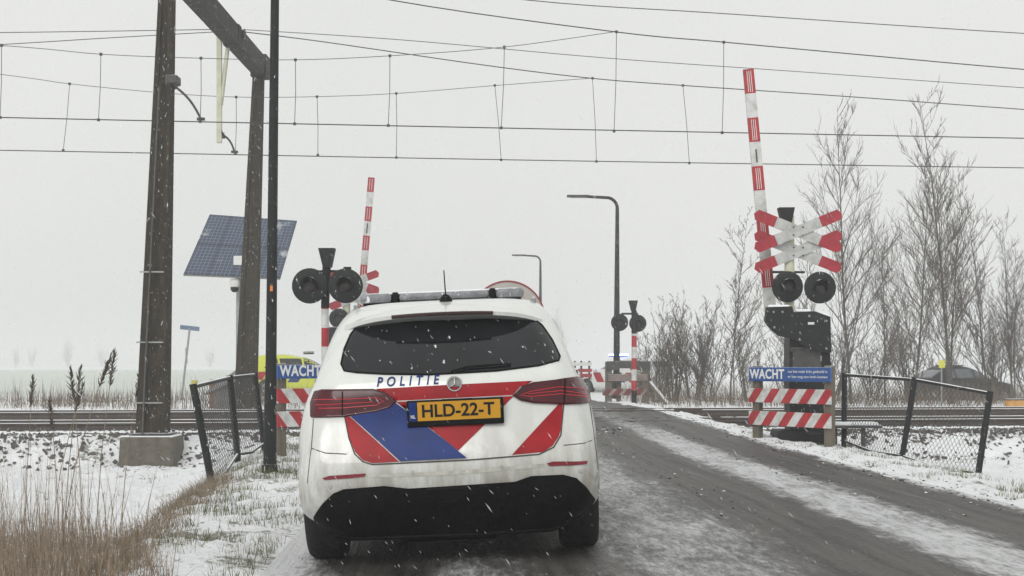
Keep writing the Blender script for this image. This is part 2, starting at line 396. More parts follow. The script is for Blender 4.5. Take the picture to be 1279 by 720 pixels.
# tracks
def make_track(tc_, ztop, label):
    th = thing('railway_track', label, 'railway track', tp(0, tc_, 0), math.atan(TS))
    for s_ in (-.72, .72):
        mb = MB(); prof = [(-.07, 0), (.07, 0), (.07, .012), (.012, .03), (.01, .11), (.035, .125), (.036, .155), (-.036, .155), (-.035, .125), (-.01, .11), (-.012, .03), (-.07, .012)]
        mb.prism(prof, (-140, s_, ztop - .155), (0, 1, 0), (0, 0, 1), (280, 0, 0))
        r_ = mb.build('rail', M_rail, th)
        # wind-blown snow line caught on the foot and the head
        mb2 = MB(); mb2.prism([(-.03, 0), (.03, 0), (.018, .008), (-.02, .009)], (-140, s_, ztop + .0015), (0, 1, 0), (0, 0, 1), (138.2, 0, 0))
        mb2.prism([(-.03, 0), (.03, 0), (.018, .008), (-.02, .009)], (4.3, s_, ztop + .0015), (0, 1, 0), (0, 0, 1), (135, 0, 0))
        mb2.build('snow_line', M_snow, r_)
    mb = MB().box((0, 0, ztop - .155 - .06), (.26, 2.5, .14), bev=.015)
    first = mb.build('sleeper', mat('sleeper_concrete', (.06, .055, .05), .9, var=.4, scale=5, snow=.42), th, loc=(-15, 0, 0))
    k = -14.4
    while k < 16:
        if not (-1.9 < k < 4.0):
            c_ = first.copy(); C.objects.link(c_); c_.parent = th; c_.location = (k, 0, 0)
        k += .6
    return th
make_track(-2.0, .13, 'near railway track with dark rails crossing the road')
make_track(2.1, .19, 'far railway track beyond the near one, snow on its rails')

# ------------------------------------------------------------------ catenary portal
pt = thing('catenary_portal', 'tall rust brown mast pair with cross beam over the railway on the left', 'overhead line portal', W(190, 578, 23.5))
L0 = pt.location.copy()
def PL(px, py, d): return W(px, py, d) - L0
mb = MB().box((0, 0, .09), (.92, .86, .72), bev=.05, taper=.93); mb.build('foundation', M_conc, pt)
def mast(b0, t0, w0, w1, dp0, dp1):
    mb = MB(); b0, t0 = Vector(b0), Vector(t0)
    for sgn in (-1, 1):   # two channels with a web between: an H-like box mast
        vs = []
        for p_, ww, dd_ in ((b0, w0, dp0), (t0, w1, dp1)):
            xa = p_.x + sgn * ww / 2; xb = p_.x + sgn * (ww / 2 - .13 * ww / w0)
            vs += [Vector((xa, p_.y - dd_ / 2, p_.z)), Vector((xb, p_.y - dd_ / 2, p_.z)), Vector((xb, p_.y + dd_ / 2, p_.z)), Vector((xa, p_.y + dd_ / 2, p_.z))]
        mb.add(vs, [(0, 1, 2, 3), (4, 7, 6, 5), (0, 4, 5, 1), (1, 5, 6, 2), (2, 6, 7, 3), (3, 7, 4, 0)])
    vs = []
    for p_, ww, dd_ in ((b0, w0, dp0), (t0, w1, dp1)):
        a_ = ww / 2 - .12 * ww / w0
        vs += [Vector((p_.x - a_, p_.y - dd_ * .38, p_.z)), Vector((p_.x + a_, p_.y - dd_ * .38, p_.z)), Vector((p_.x + a_, p_.y + dd_ * .38, p_.z)), Vector((p_.x - a_, p_.y + dd_ * .38, p_.z))]
    mb.add(vs, [(0, 1, 2, 3), (4, 7, 6, 5), (0, 4, 5, 1), (1, 5, 6, 2), (2, 6, 7, 3), (3, 7, 4, 0)])
    return mb
m1 = mast(PL(191, 541, 23.5), PL(211.5, -90, 23.5), .47, .19, .42, .22)
MB().box(PL(191, 541.5, 23.5), (.66, .6, .03), bev=.008).build('base_flange', M_dark, pt)
for bx in (-.28, .28):
    for by in (-.24, .24): MB().lathe(PL(191, 541.5, 23.5) + Vector((bx, by, 0)), (0, 0, 1), [(0, .03), (.05, .03), (.055, .015), (.09, .015)], 6).build('anchor_bolt', M_dark, pt)
MB().tube([PL(180, 545, 23.3) + Vector((0, -.12, 0)), PL(189, 330, 23.3) + Vector((0, -.06, 0)), PL(199, 108, 23.3)], .016, 6).build('earth_cable', M_dark, pt)
m1o = m1.build('mast', M_mast, pt)
mb = MB()
for yy in (341, 428, 503):
    a_ = PL(190 + (503 - yy) * .03, yy, 23.5); ww = .47 - (503 - yy) * .0005
    MB().box((a_.x - .01, a_.y - .235, a_.z), (ww, .03, .022)).build('joint_band', M_galv, m1o)
m2 = mast(PL(306, 522, 33), PL(324, 71, 33), .48, .22, .42, .24); m2.build('mast', M_mast, pt)
# beam
A_ = PL(184, -90, 23.2); B_ = PL(326, 116, 33.2); A_.z = B_.z = 8.0 - L0.z
mb = MB(); ax = (B_ - A_).normalized(); ux = Vector((0, 0, 1)).cross(ax).normalized()
mb.prism([(-.15, -.2), (.15, -.2), (.15, .2), (-.15, .2)], A_, ux, Vector((0, 0, 1)), B_ - A_)
mb.prism([(-.18, -.25), (.18, -.25), (.18, .25), (-.18, .25)], B_ - ax * .35, ux, Vector((0, 0, 1)), ax * .5)
mb.prism([(-.165, -.215), (.165, -.215), (.165, .215), (-.165, .215)], A_ + (B_ - A_) * .66, ux, Vector((0, 0, 1)), ax * .28)
mb.build('beam', M_beam, pt)
bz = 8.0
# drop post for far track, with plate and brace
d_ = 30.4; xpost = W(277, 100, d_).x - L0.x
ztop_ = W(277, 37, d_).z - L0.z; zlow = W(275, 181, d_).z - L0.z
dp = MB().box((xpost - .35 * 0, d_ - L0.y - .25, (ztop_ + zlow) / 2), (.10, .10, ztop_ - zlow))
dpo = dp.build('drop_post', M_cream, pt)
MB().box((xpost + .05, d_ - L0.y - .25, ztop_ + .02), (.48, .5, .05), bev=.01).build('mounting_plate', M_cream, dpo)
a_ = PL(288, 57, d_); b_ = PL(279, 134, d_)
MB().tube([(a_.x, a_.y - .25, a_.z), (b_.x, b_.y - .25, b_.z)], .045, 6).build('brace', M_cream, dpo)
MB().lathe(PL(294, 43, 30.2), (1, 0, 0), [(-.12, .1), (-.08, .14), (-.02, .1), (.05, .15), (.12, .1), (.2, .12), (.22, .05)], 12).build('insulator', M_dark, pt)
# arms
def arm(p0, p1, label=None):
    p0 = Vector(p0); p1 = Vector(p1); mb = MB()
    pts = [p0 + (p1 - p0) * t + Vector((.03 * math.sin(t * math.pi), 0, .05 * math.sin(t * math.pi))) for t in np.linspace(0, 1, 9)]
    mb.tube(pts, .022, 6); mb.box(p1, (.14, .06, .05)); o_ = mb.build('steady_arm', M_dark, pt)
    MB().lathe(p0, (p1 - p0), [(-.10, .035), (-.07, .06), (-.035, .04), (0, .065), (.035, .04), (.07, .055), (.11, .02)], 12).build('insulator', M_dark, o_)
ydn = lambda x: 27.2 + TS * x; ydf = lambda x: 31.25 + TS * x
arm(PL(217, 107, 23.7), PL(251, 149, ydn(-5.7)))
arm(PL(277, 168, 30.2), PL(293, 190, ydf(-5.9)))
MB().box(PL(216, 101, 23.5), (.2, .3, .14), bev=.02).build('bracket', M_dark, pt)

# ------------------------------------------------------------------ overhead wires
def wp(px, py, fd):       # pixel on the vertical plane above a track
    k = (px - CX) / F; c0 = fd(0); d = c0 / (1 - TS * k); return W(px, py, d)
def smoothpts(pts, n=6):
    out = []
    for i in range(len(pts) - 1):
        p0 = pts[max(i - 1, 0)]; p1 = pts[i]; p2 = pts[i + 1]; p3 = pts[min(i + 2, len(pts) - 1)]
        for j in range(n):
            t = j / n; out.append(.5 * ((2 * p1) + (p2 - p0) * t + (2 * p0 - 5 * p1 + 4 * p2 - p3) * t * t + (3 * p1 - p0 - 3 * p2 + p3) * t ** 3))
    out.append(pts[-1]); return out
def overhead(label, fd, contact, mess1, mess2, drops):
    th = thing('overhead_line', label, 'overhead line', wp(640, contact[2][1], fd)); o0 = th.location.copy()
    def T(name, pix, r):
        pts = smoothpts([wp(a, b, fd) - o0 for a, b in pix]); MB().tube(pts, r, 5).build(name, M_wire, th)
    T('contact_wire', contact, .011)
    T('messenger_wire', mess2, .011); T('messenger_wire', mess1, .0065)
    for a, b in drops:
        pa, pb = wp(a[0], a[1], fd) - o0, wp(b[0], b[1], fd) - o0
        mid = (pa + pb) / 2 + Vector((.012, 0, 0))
        mb = MB().tube([pa, mid, pb], .006, 4); mb.box(pb, (.05, .03, .05)); mb.box(pa, (.05, .03, .05))
        mb.build('dropper', M_wire, th)
overhead('near overhead wire with droppers spanning above the closest track', ydn,
         [(-420, 136), (0, 147), (640, 160.5), (1279, 173), (1700, 180)],
         [(-420, 30), (0, 57), (126, 68), (251, 73), (369, 75), (487, 70), (630, 59), (768, 40)],
         [(120, -75), (480, -1), (768, 40), (905, 53), (1100, 71), (1279, 87), (1700, 122)],
         [((2, 57), (0, 147)), ((126, 68), (123, 150)), ((251, 73), (250, 152)), ((369, 75), (368, 155)), ((487, 70), (485, 157)), ((630, 59), (626, 160)), ((770, 40), (767, 164)), ((904, 53), (902, 166))])
overhead('far overhead wire with droppers, the lower one beyond the near line', ydf,
         [(-420, 182), (0, 188), (640, 200), (1279, 210), (1700, 216)],
         [(-420, 40), (0, 93), (87, 105), (200, 116), (295, 121.5), (396, 121), (495, 117), (620, 107), (738, 98)],
         [(286, 38), (400, 52), (600, 81), (738, 98), (853, 107), (1060, 121), (1279, 137), (1700, 166)],
         [((87, 105), (79, 188)), ((295, 121.5), (294, 192)), ((396, 121), (397, 194)), ((495, 117), (495, 197)), ((618, 107), (626, 200)), ((740, 98), (745, 202)), ((853, 107), (861, 204))])
def cable(pix, fd, label, r=.009):
    pts = smoothpts([wp(a, b, fd) for a, b in pix]); o0 = pts[0].copy()
    o_ = MB().tube([p - o0 for p in pts], r, 5).build('feeder_cable', M_wire, None, loc=o0); tag(o_, label, 'cable')
cable([(-420, 46), (0, 41), (150, 39), (270, 37)], ydf, 'upper black cable reaching the beam from the left edge')
cable([(-420, 80), (0, 56), (130, 48), (272, 40)], ydf, 'lower slanting black cable meeting the beam from the left edge')
cable([(300, 37), (500, 50), (760, 73), (1000, 90), (1279, 110), (1700, 138)], ydf, 'black cable running right from the beam behind the tall boom', .008)
cable([(300, -45), (655, 0), (900, 17), (1279, 42), (1700, 64)], ydn, 'topmost black cable crossing the upper right sky')

# ------------------------------------------------------------------ lamp poles
def lamp(px_b, py_b, px_t, py_t, arm_px, d, r0, r1, label):
    b = W(px_b, py_b, d); b.z = gz(b.x, b.y) - .05; th = thing('street_lamp', label, 'street lamp', b)
    top = W(px_t, py_t, d) - b; p = W(arm_px, py_t - 2, d) - b
    n = 10; sg = 1 if p.x > top.x else -1; rad = .28 * abs(p.x - top.x)
    pts = [Vector((0, 0, 0)), Vector((top.x * .3, 0, top.z * .3)), Vector((top.x, 0, top.z - rad))]
    rs = [r0, r0 * .85, r1]
    for k in range(1, n): 
        a_ = k / n * math.pi / 2; pts.append(Vector((top.x + sg * rad * (1 - math.cos(a_)), 0, top.z - rad + rad * math.sin(a_)))); rs.append(r1 * .9)
    pts.append(Vector((p.x, 0, top.z + .05))); rs.append(r1 * .8)
    MB().tube(pts, rs, 10).build('pole', M_black, th, smooth=True)
    MB().tube([(0, 0, 0), (0, 0, .9)], [r0 * 1.35, r0 * 1.3], 10).build('base_sleeve', M_black, th)
    hd = MB(); hd.box((p.x, 0, top.z + .05), (.75, .24, .08), bev=.03); ho = hd.build('lamp_head', M_dark, th)
    MB().box((p.x, 0, top.z + .0), (.5, .16, .02)).build('lens', M_grey, ho)
lamp(770, 500, 771, 247, 722, 48, .12, .06, 'tall black street lamp behind the wooden barrier, arm pointing left')
lamp(675, 480, 675, 320, 648, 78, .13, .055, 'distant street lamp with curved arm above the police car roof')
b = W(337, 587, 16); th = thing('lamp_pole', 'thick black lamp pole rising out of the snow beside the left warning board', 'pole', b)
t_ = W(344, -60, 16) - b
MB().tube([(0, 0, -.1), (0, 0, .02), (t_.x * .1, 0, .7), (t_.x * .2, 0, 1.1), t_, (t_.x, 0, 7.0)], [.075, .075, .068, .062, .045, .038], 14).build('pole', M_black, th, smooth=True)
MB().tube([(0, 0, -.1), (0, 0, .06)], [.1, .085], 14).build('base_sleeve', M_black, th)
MB().box((t_.x * .45, -.058, W(340, 361, 16).z - b.z), (.03, .012, .06)).build('orange_tag', mat('orange', (.7, .18, .03)), th)
MB().box((t_.x - .35, 0, 7.05), (.8, .22, .09), bev=.03).build('lamp_head', M_dark, th)

# ------------------------------------------------------------------ text
def text_mesh(s, size, bold=0.0, shear=0, spacing=1.0, extr=.001, width=None):
    cu = bpy.data.curves.new('text', 'FONT'); cu.body = s; cu.size = size; cu.offset = bold; cu.shear = shear; cu.space_character = spacing
    cu.align_x = 'LEFT'; cu.extrude = extr
    o = bpy.data.objects.new('text', cu); C.objects.link(o)
    dg = bpy.context.evaluated_depsgraph_get(); me = bpy.data.meshes.new_from_object(o.evaluated_get(dg))
    bpy.data.objects.remove(o)
    xs = [q.co.x for q in me.vertices]; x0, x1 = min(xs), max(xs); ysz = [q.co.y for q in me.vertices]
    k = 1 if width is None else width / (x1 - x0); y0 = min(ysz)
    for q in me.vertices: q.co.x = (q.co.x - x0) * k; q.co.y -= y0
    return me
def put_text(me, name, m, parent, loc, rot=(R(90), 0, 0)):
    me.materials.clear(); me.materials.append(m); o = bpy.data.objects.new(name, me); C.objects.link(o); o.parent = parent
    o.location = loc; o.rotation_euler = rot; return o
M_letter = mat('letter_white', (.75, .76, .76), .5, var=.05)

# ------------------------------------------------------------------ crossing equipment
def signal_light(parent, c, r, hood=True, facing=-1):
    """round backboard, tube hood and lens; facing -1 looks to the camera"""
    c = Vector(c); f = Vector((0, facing, 0))
    o = MB().lathe(c, f, [(-.05, r * .55), (-.03, r * .9), (0, r), (.012, r), (.02, r * .94), (.021, r * .3)], 36).build('backboard', M_black, parent, smooth=True)
    mb = MB(); n = 20; vs = []; fs = []
    for i in range(n + 1):       # hood: upper arc of a tube, longer at the top
        a = math.pi * (-.15 + 1.3 * i / n); ln = .05 + .20 * max(0, math.sin(a))
        for rr_, y in ((r * .50, .02), (r * .48, .02 + ln), (r * .45, .02 + ln), (r * .47, .02)):
            vs.append(c + Vector((rr_ * math.cos(a), facing * y, rr_ * math.sin(a))))
    for i in range(n):
        for j in range(4): fs.append((i * 4 + j, i * 4 + (j + 1) % 4, i * 4 + 4 + (j + 1) % 4, i * 4 + 4 + j))
    fs += [(0, 1, 2, 3), (n * 4 + 3, n * 4 + 2, n * 4 + 1, n * 4)]
    mb.add(vs, fs).build('hood', M_black, o, smooth=True)
    MB().lathe(c, f, [(.02, r * .42), (.035, r * .36), (.045, r * .2), (.048, .01)], 20).build('lens', mat('dark_red_lens', (.012, .006, .006), .3, var=.2), o, smooth=True)
    # rear housing
    MB().lathe(c, -f, [(.05, r * .55), (.12, r * .5), (.16, r * .3)], 20).build('housing', M_blackplain, o, smooth=True)
M_ends = stripe_mat('crossbuck_ends', .36, mode='ends', c1=(.36, .015, .03), c2=(.48, .49, .48))
def crossbuck(parent, c, tilt1, tilt2, length=1.42, wd=.165):
    for k, t in enumerate((tilt1, tilt2)):
        h = length / 2; q = wd / 2
        mb = MB(); mb.prism([(-h, 0), (-h + .05, -q), (h - .05, -q), (h, 0), (h - .05, q), (-h + .05, q)], (0, 0, 0), (1, 0, 0), (0, 0, 1), (0, .02, 0))
        o = mb.build('crossbuck_board', M_ends, parent, loc=Vector(c) + Vector((0, .026 * (1 - k), 0)), rot=(0, t, 0))
    mb = MB()
    for dx in (-.07, .07):
        for dz in (-.06, .06): mb.lathe(Vector(c) + Vector((dx, -.004, dz)), (0, -1, 0), [(0, .014), (.01, .012)], 8)
    mb.build('bolt', M_dark, parent)
def bell(parent, c, s=1.0):
    mb = MB(); mb.prism([(-.06 * s, -.15 * s), (.06 * s, -.15 * s), (.12 * s, .14 * s), (-.13 * s, .14 * s)], Vector(c) + Vector((0, .1, 0)), (1, 0, 0), (0, 0, 1), (0, -.2, 0))
    mb.build('bell_housing', M_blackplain, parent)

# near right signal with crosses
D = 21.78; base = W(986, 552, D); base.z = gz(base.x, base.y)
sg = thing('crossing_signal', 'level crossing signal with two red and white crosses above twin black lamps on the right', 'crossing signal', base)
def LR(px, py, d=D, b=base): return W(px, py, d) - b
MB().tube([LR(986, 554), LR(986, 270)], .075, 12).build('post', M_cream, sg, smooth=True)
bell(sg, LR(982, 271), .95)
crossbuck(sg, LR(994.5, 290) + Vector((0, -.16, 0)), R(22), R(-22))
crossbuck(sg, LR(995.5, 315) + Vector((0, -.10, 0)), R(22), R(-22))
MB().tube([LR(965, 340), LR(1005, 340)], .02, 8).build('cross_arm', M_black, sg)
signal_light(sg, LR(981.5, 359) + Vector((0, -.12, 0)), .235); signal_light(sg, LR(1022, 360) + Vector((0, -.12, 0)), .24)
# near right barrier
D2 = 21.4; bb = W(1003, 552, D2); bb.z = gz(bb.x, bb.y)
br = thing('crossing_barrier', 'raised red and white barrier boom on a black drive unit at the right', 'crossing barrier', bb)
def LB(px, py, d=D2): return W(px, py, d) - bb
mb = MB(); prof = [(983, 418), (1030, 414), (1034, 455), (1026, 470), (1024, 548), (984, 548), (982, 470)]
o0 = LB(0, 0); mb.prism([(LB(a, b_).x, LB(a, b_).z) for a, b_ in prof], (0, -.22, 0), (1, 0, 0), (0, 0, 1), (0, .44, 0))
mb.build('pedestal', mat('drive_black', (.009, .0095, .010), .5, spec=.25, var=.4, bump=.1, specks=.3), br)
mb = MB(); prof = [(953, 385), (984, 384), (986, 391), (1012, 390), (1031, 397), (1032, 441), (1004, 436), (985, 424), (968, 420), (957, 410), (951, 402)]
mb.prism([(LB(a, b_).x, LB(a, b_).z) for a, b_ in prof], (0, -.34, 0), (1, 0, 0), (0, 0, 1), (0, .14, 0))
mb.build('drive_housing', mat('drive_housing_black', (.010, .011, .012), .55, spec=.25, var=.5, bump=.15, snow=.3, specks=.12), br)
MB().box(LB(1007, 405) + Vector((0, -.35, 0)), (.09, .02, .035)).build('nameplate', M_white, br)
MB().box(LB(1004, 450) + Vector((0, -.225, 0)), (.42, .015, .36), bev=.006).build('access_door', M_dark, br)
for a in (437, 462): MB().box(LB(985, a) + Vector((0, -.24, 0)), (.03, .03, .06)).build('hinge', M_dark, br)
MB().box(LB(1021, 448) + Vector((0, -.24, 0)), (.02, .04, .08)).build('door_handle', M_galv, br)
MB().tube([LB(1024, 455) + Vector((0, -.2, 0)), LB(1036, 480) + Vector((0, -.2, 0)), LB(1030, 520) + Vector((0, -.1, 0)), LB(1026, 550)], .018, 8).build('cable', M_blackplain, br)
for k, (a, bq) in enumerate(((961, 391), (972, 391), (1005, 396), (1026, 402), (1026, 436), (962, 410), (993, 425))): MB().lathe(LB(a, bq) + Vector((0, -.34, 0)), (0, -1, 0), [(0, .018), (.012, .014)], 8).build('bolt', M_galv, br)
for a, bq, wd_ in ((968, 383.5, .3), (998, 389, .22), (1021, 394, .18)): MB().box(LB(a, bq) + Vector((0, -.27, 0)), (wd_, .12, .035), bev=.016).build('snow_cap', M_snow, br)
MB().box(LB(1000, 549) + Vector((0, 0, 0)), (.8, .7, .3), bev=.06).build('footing', M_blackplain, br)
o_ = MB(); p0 = LB(962, 386, D2 + .66); p1 = LB(934.5, 87, D2 + .66); ln = (p1 - p0).length
o_.prism([(-.088, 0), (.088, 0), (.08, ln), (-.08, ln)], (0, -.03, 0), (1, 0, 0), (0, 0, 1), (0, .06, 0))
boom = o_.build('boom', stripe_mat('boom_bands_near', .745, .5, 'z', phase=1 - (ln % .745) / .745 + .5), br, loc=p0, rot=(0, math.atan2(p1.x - p0.x, p1.z - p0.z), 0))
MB().lathe(p0 + Vector((.03, -.9, -.08)), (0, 1, 0), [(0, .09), (.95, .09)], 16).build('drive_shaft', M_black, br)
for k in range(6):
    z_ = ln - .19 - k * .745
    if z_ > 0:
        for dx in (-.03, .0, .03): MB().box((dx, -.033, z_), (.009, .006, .32)).build('reflector_strip', M_white, boom)
MB().box((0, -.034, ln - 1.33), (.02, .008, .2)).build('tip_lamp', M_dark, boom)

# WACHT boards
def wacht(xa, ya_px, da, xb, db, label, slant, name_l, tops, mirror=False):
    """board from pixel xa at depth da to pixel xb at depth db"""
    A = W(xa, 470, da); B = W(xb, 470, db); ang = math.atan2(B.y - A.y, B.x - A.x); Lg = math.hypot(B.x - A.x, B.y - A.y)
    base = Vector(((A.x + B.x) / 2, (A.y + B.y) / 2, 0)); base.z = 0
    th = thing('warning_board', label, 'warning board', base, ang, None)
    dm = (da + db) / 2
    zz = lambda py: W(0, py, dm).z
    for x_ in (-Lg / 2 + .1, Lg / 2 - .1):
        wpt = Matrix.Rotation(ang, 3, 'Z') @ Vector((x_, 0, 0)) + base; g0 = gz(wpt.x, wpt.y)
        MB().box((x_, .075, (g0 - .1 + zz(tops[0]) + .02) / 2), (.13, .10, zz(tops[0]) + .02 - g0 + .1), bev=.01).build('post', M_wood, th)
    zb = (zz(tops[0]) + zz(tops[1])) / 2; hb = zz(tops[0]) - zz(tops[1])
    o = MB().box((0, 0, zb), (Lg, .03, hb), bev=.006).build('blue_board', mat('board_blue', (.018, .10, .30), .45, var=.15, snow=.6), th)
    MB().box((0, -.017, zb), (Lg - .02, .002, hb - .02)).build('border', M_blue, o)
    put_text(text_mesh('WACHT', .19, .006, 0, 1.08, .001, Lg * .44), 'lettering', M_letter, o, (-Lg / 2 + .025, -.0205, zb - hb * .32))
    for tx, dz in (('tot het rode licht gedoofd is', .012), ('er kan nog een trein komen', -.062)):
        put_text(text_mesh(tx, .056, .0, 0, 1.0, .0008, Lg * .47), 'lettering', M_letter, o, (-Lg / 2 + Lg * .5, -.0205, zb + dz))
    for (t0, t1, ph) in ((tops[2], tops[3], .2), (tops[4], tops[5], .35)):
        zc = (zz(t0) + zz(t1)) / 2; h = zz(t0) - zz(t1)
        MB().box((0, 0, 0), (Lg, .03, h), bev=.004).build('striped_board', stripe_mat('diagonal_bands', .36, .5, 'd', slant=slant, phase=ph), th, loc=(0, 0, zc))
    return th
wacht(936, 0, 21.6, 1038, 20.2, 'blue WACHT board over two red and white striped boards below the right barrier', -.85, '', (459, 477, 486, 504, 515, 533))
wacht(346, 0, 18.6, 460, 19.6, 'blue WACHT board over two striped boards half hidden by the white car', .85, '', (456, 473, 485, 503, 513, 532))

# near left signal (post banded below, black above)
D = 20.0; bs = W(406, 566, D); bs.z = gz(bs.x, bs.y)
sl = thing('crossing_signal', 'twin black crossing lamps on a red and white post left of the police car', 'crossing signal', bs)
f_ = lambda px, py, d=D: W(px, py, d) - bs
pz = f_(406, 385)
MB().tube([(0, 0, -.05), (pz.x, 0, pz.z)], .052, 14).build('post', stripe_mat('post_bands', .52, .5, 'z', phase=.3), sl, smooth=True)
p2 = f_(408, 330); MB().tube([pz, p2], .058, 14).build('post_top', M_blackplain, sl, smooth=True)
bell(sl, f_(409, 322), .9)
MB().tube([f_(385, 339), f_(432, 339)], .018, 8).build('cross_arm', M_black, sl)
signal_light(sl, f_(388.5, 358) + Vector((0, -.13, 0)), .245); signal_light(sl, f_(433, 358) + Vector((0, -.13, 0)), .24)
MB().box(f_(434, 336), (.1, .08, .05)).build('cap', M_blackplain, sl)

# far left barrier + signal with crosses
D = 37.5; bs2 = W(449, 505, D); bs2.z = gz(bs2.x, bs2.y)
fb = thing('crossing_barrier', 'raised red and white boom beyond the tracks, above the white car roof', 'crossing barrier', bs2)
f_ = lambda px, py, d=D: W(px, py, d) - bs2
p0 = f_(449, 400); p1 = f_(464, 222); ln = (p1 - p0).length
mb = MB(); mb.prism([(-.09, 0), (.09, 0), (.085, ln), (-.085, ln)], (0, -.03, 0), (1, 0, 0), (0, 0, 1), (0, .06, 0))
boom = mb.build('boom', stripe_mat('boom_bands_far', .76, .5, 'z', phase=1 - (ln % .76) / .76 + .5), fb, loc=p0, rot=(0, math.atan2(p1.x - p0.x, p1.z - p0.z), 0))
for k in range(5):
    for dx in (-.03, .03): MB().box((dx, -.033, ln - .19 - k * .76), (.012, .006, .3)).build('reflector_strip', M_white, boom)
MB().box((0, -.034, ln - 1.33), (.03, .008, .26)).build('tip_lamp', M_dark, boom)
mb = MB().box((0, 0, .6), (.5, .5, 1.2), bev=.05); mb.box((-.1, -.05, 1.35), (1.1, .45, .55), bev=.12); mb.box((.0, -.1, 1.75), (.5, .3, .6), bev=.08); mb.build('pedestal', M_blackplain, fb)
D = 36.5; bs3 = W(432, 510, D); bs3.z = gz(bs3.x, bs3.y)
fs_ = thing('crossing_signal', 'far crossing signal with crosses half hidden behind the near twin lamps', 'crossing signal', bs3)
f_ = lambda px, py, d=D: W(px, py, d) - bs3
MB().tube([(0, 0, 0), f_(433, 335)], .1, 12).build('post', M_cream, fs_, smooth=True)
crossbuck(fs_, f_(443, 353) + Vector((0, -.2, 0)), R(20), R(-20), 1.35, .19); crossbuck(fs_, f_(443, 373) + Vector((0, -.14, 0)), R(20), R(-20), 1.35, .19)
signal_light(fs_, f_(424, 398) + Vector((0, -.1, 0)), .25); signal_light(fs_, f_(448, 398) + Vector((0, -.1, 0)), .25)
MB().box(f_(419, 432) + Vector((0, 0, 0)), (.42, .4, .95), bev=.06).build('control_box', M_black, fs_)

# far right signal
D = 40.0; bs4 = W(792, 508, D); bs4.z = gz(bs4.x, bs4.y)
fr = thing('crossing_signal', 'far crossing signal with twin black lamps in front of the wooden barrier', 'crossing signal', bs4)
f_ = lambda px, py, d=D: W(px, py, d) - bs4
MB().tube([(0, 0, 0), (0, 0, .38)], .075, 12).build('post_foot', M_blackplain, fr)
z1 = f_(792, 417).z
MB().tube([(0, 0, .38), (0, 0, z1)], .072, 14).build('post', stripe_mat('post_bands_far', .62, .5, 'z', phase=.45), fr, smooth=True)
MB().tube([(0, 0, z1), f_(792, 388)], .075, 12).build('post_top', M_blackplain, fr)
bell(fr, f_(791, 382), 1.0)
MB().tube([f_(776, 392), f_(797, 392)], .03, 8).build('cross_arm', M_black, fr)
signal_light(fr, f_(774, 403) + Vector((0, .05, 0)), .24, facing=-1); signal_light(fr, f_(797, 404) + Vector((0, .1, 0)), .24, facing=-1)

# far wooden barrier fence
D = 41.5; bw = W(784, 505, D); bw.z = gz(bw.x, bw.y)
wf = thing('wooden_barrier', 'weathered plank barrier on heavy posts beyond the tracks with faded red stripes', 'barrier', bw)
f_ = lambda px, py, d=D: W(px, py, d) - bw
for px in (760, 806): a = f_(px, 452); MB().box((a.x, 0, a.z / 2 - .05), (.19, .16, a.z + .1), bev=.015).build('post', M_wood, wf)
a = f_(773, 462); MB().box((a.x, .12, a.z / 2 - .05), (.12, .12, a.z + .1), bev=.015).build('post', M_wood, wf)
a, b = f_(757, 457), f_(812, 457); MB().box(((a.x + b.x) / 2, -.1, a.z), (b.x - a.x, .05, .26), bev=.008).build('board', M_dark, wf)
a = f_(784, 472); MB().box((a.x, -.1, a.z), (1.15, .05, .2), bev=.008).build('plank', mat('faded_plank', (.12, .10, .085), .85, scale=5, col2=(.3, .24, .22), snow=.6), wf)
a = f_(780, 490); MB().box((0, 0, 0), (1.28, .05, .19), bev=.008).build('plank', stripe_mat('faded_red', .3, .65, 'd', c1=(.16, .03, .03), c2=(.28, .25, .22), slant=-.8), wf, loc=(a.x, -.1, a.z))
MB().tube([f_(811, 478) + Vector((0, -.1, 0)), f_(832, 506) + Vector((0, -.6, 0))], .07, 4).build('brace', M_wood, wf)
a = f_(780, 463); MB().box((a.x, -.14, f_(780, 463).z), (.3, .02, .12)).build('notice', M_white, wf)

# red and white post fence further back
D = 50.0
bw = W(727, 478, D); bw.z = 0
rf = thing('low_fence', 'low slatted fence with thin dark posts left of the far police car', 'fence', bw)
for px in (718, 726, 736): a = W(px, 451, D) - bw; MB().box((a.x, 0, a.z / 2 - .05), (.07, .07, a.z + .1)).build('post', M_dark, rf)
for i, py in enumerate((455, 463, 469)): a = W(727, py, D) - bw; MB().box((a.x, -.06, a.z), (.68, .03, .12)).build('slat', M_white if i == 0 else mat('slat_red', (.3, .04, .04)), rf)

# round sign behind the white car
D = 14.6; bs5 = W(634, 597, D); bs5.z = gz(bs5.x, bs5.y)
rs_ = thing('round_sign', 'large round sign with thin red rim behind the police car roof', 'traffic sign', bs5)
c_ = W(634, 397.5, D) - bs5; r_ = 47 / F * D
MB().lathe(c_, (0, -1, 0), [(-.01, r_ * .985), (0, r_ * .985), (.004, r_ * .97)], 64).build('face', mat('sign_face', (.42, .40, .37), .6, var=.12, scale=4, specks=.3), rs_)
mb = MB(); n = 64; vs = []
for i in range(n):
    a = 2 * math.pi * i / n
    for rr_, y in ((r_ * .955, -.008), (r_, -.008), (r_, .018), (r_ * .955, .018)): vs.append(c_ + Vector((rr_ * math.cos(a), y, rr_ * math.sin(a))))
fs = [((i * 4 + j), (i * 4 + (j + 1) % 4), (((i + 1) % n) * 4 + (j + 1) % 4), (((i + 1) % n) * 4 + j)) for i in range(n) for j in range(4)]
mb.add(vs, fs).build('rim', mat('rim_red', (.25, .04, .045), .5), rs_, smooth=True)
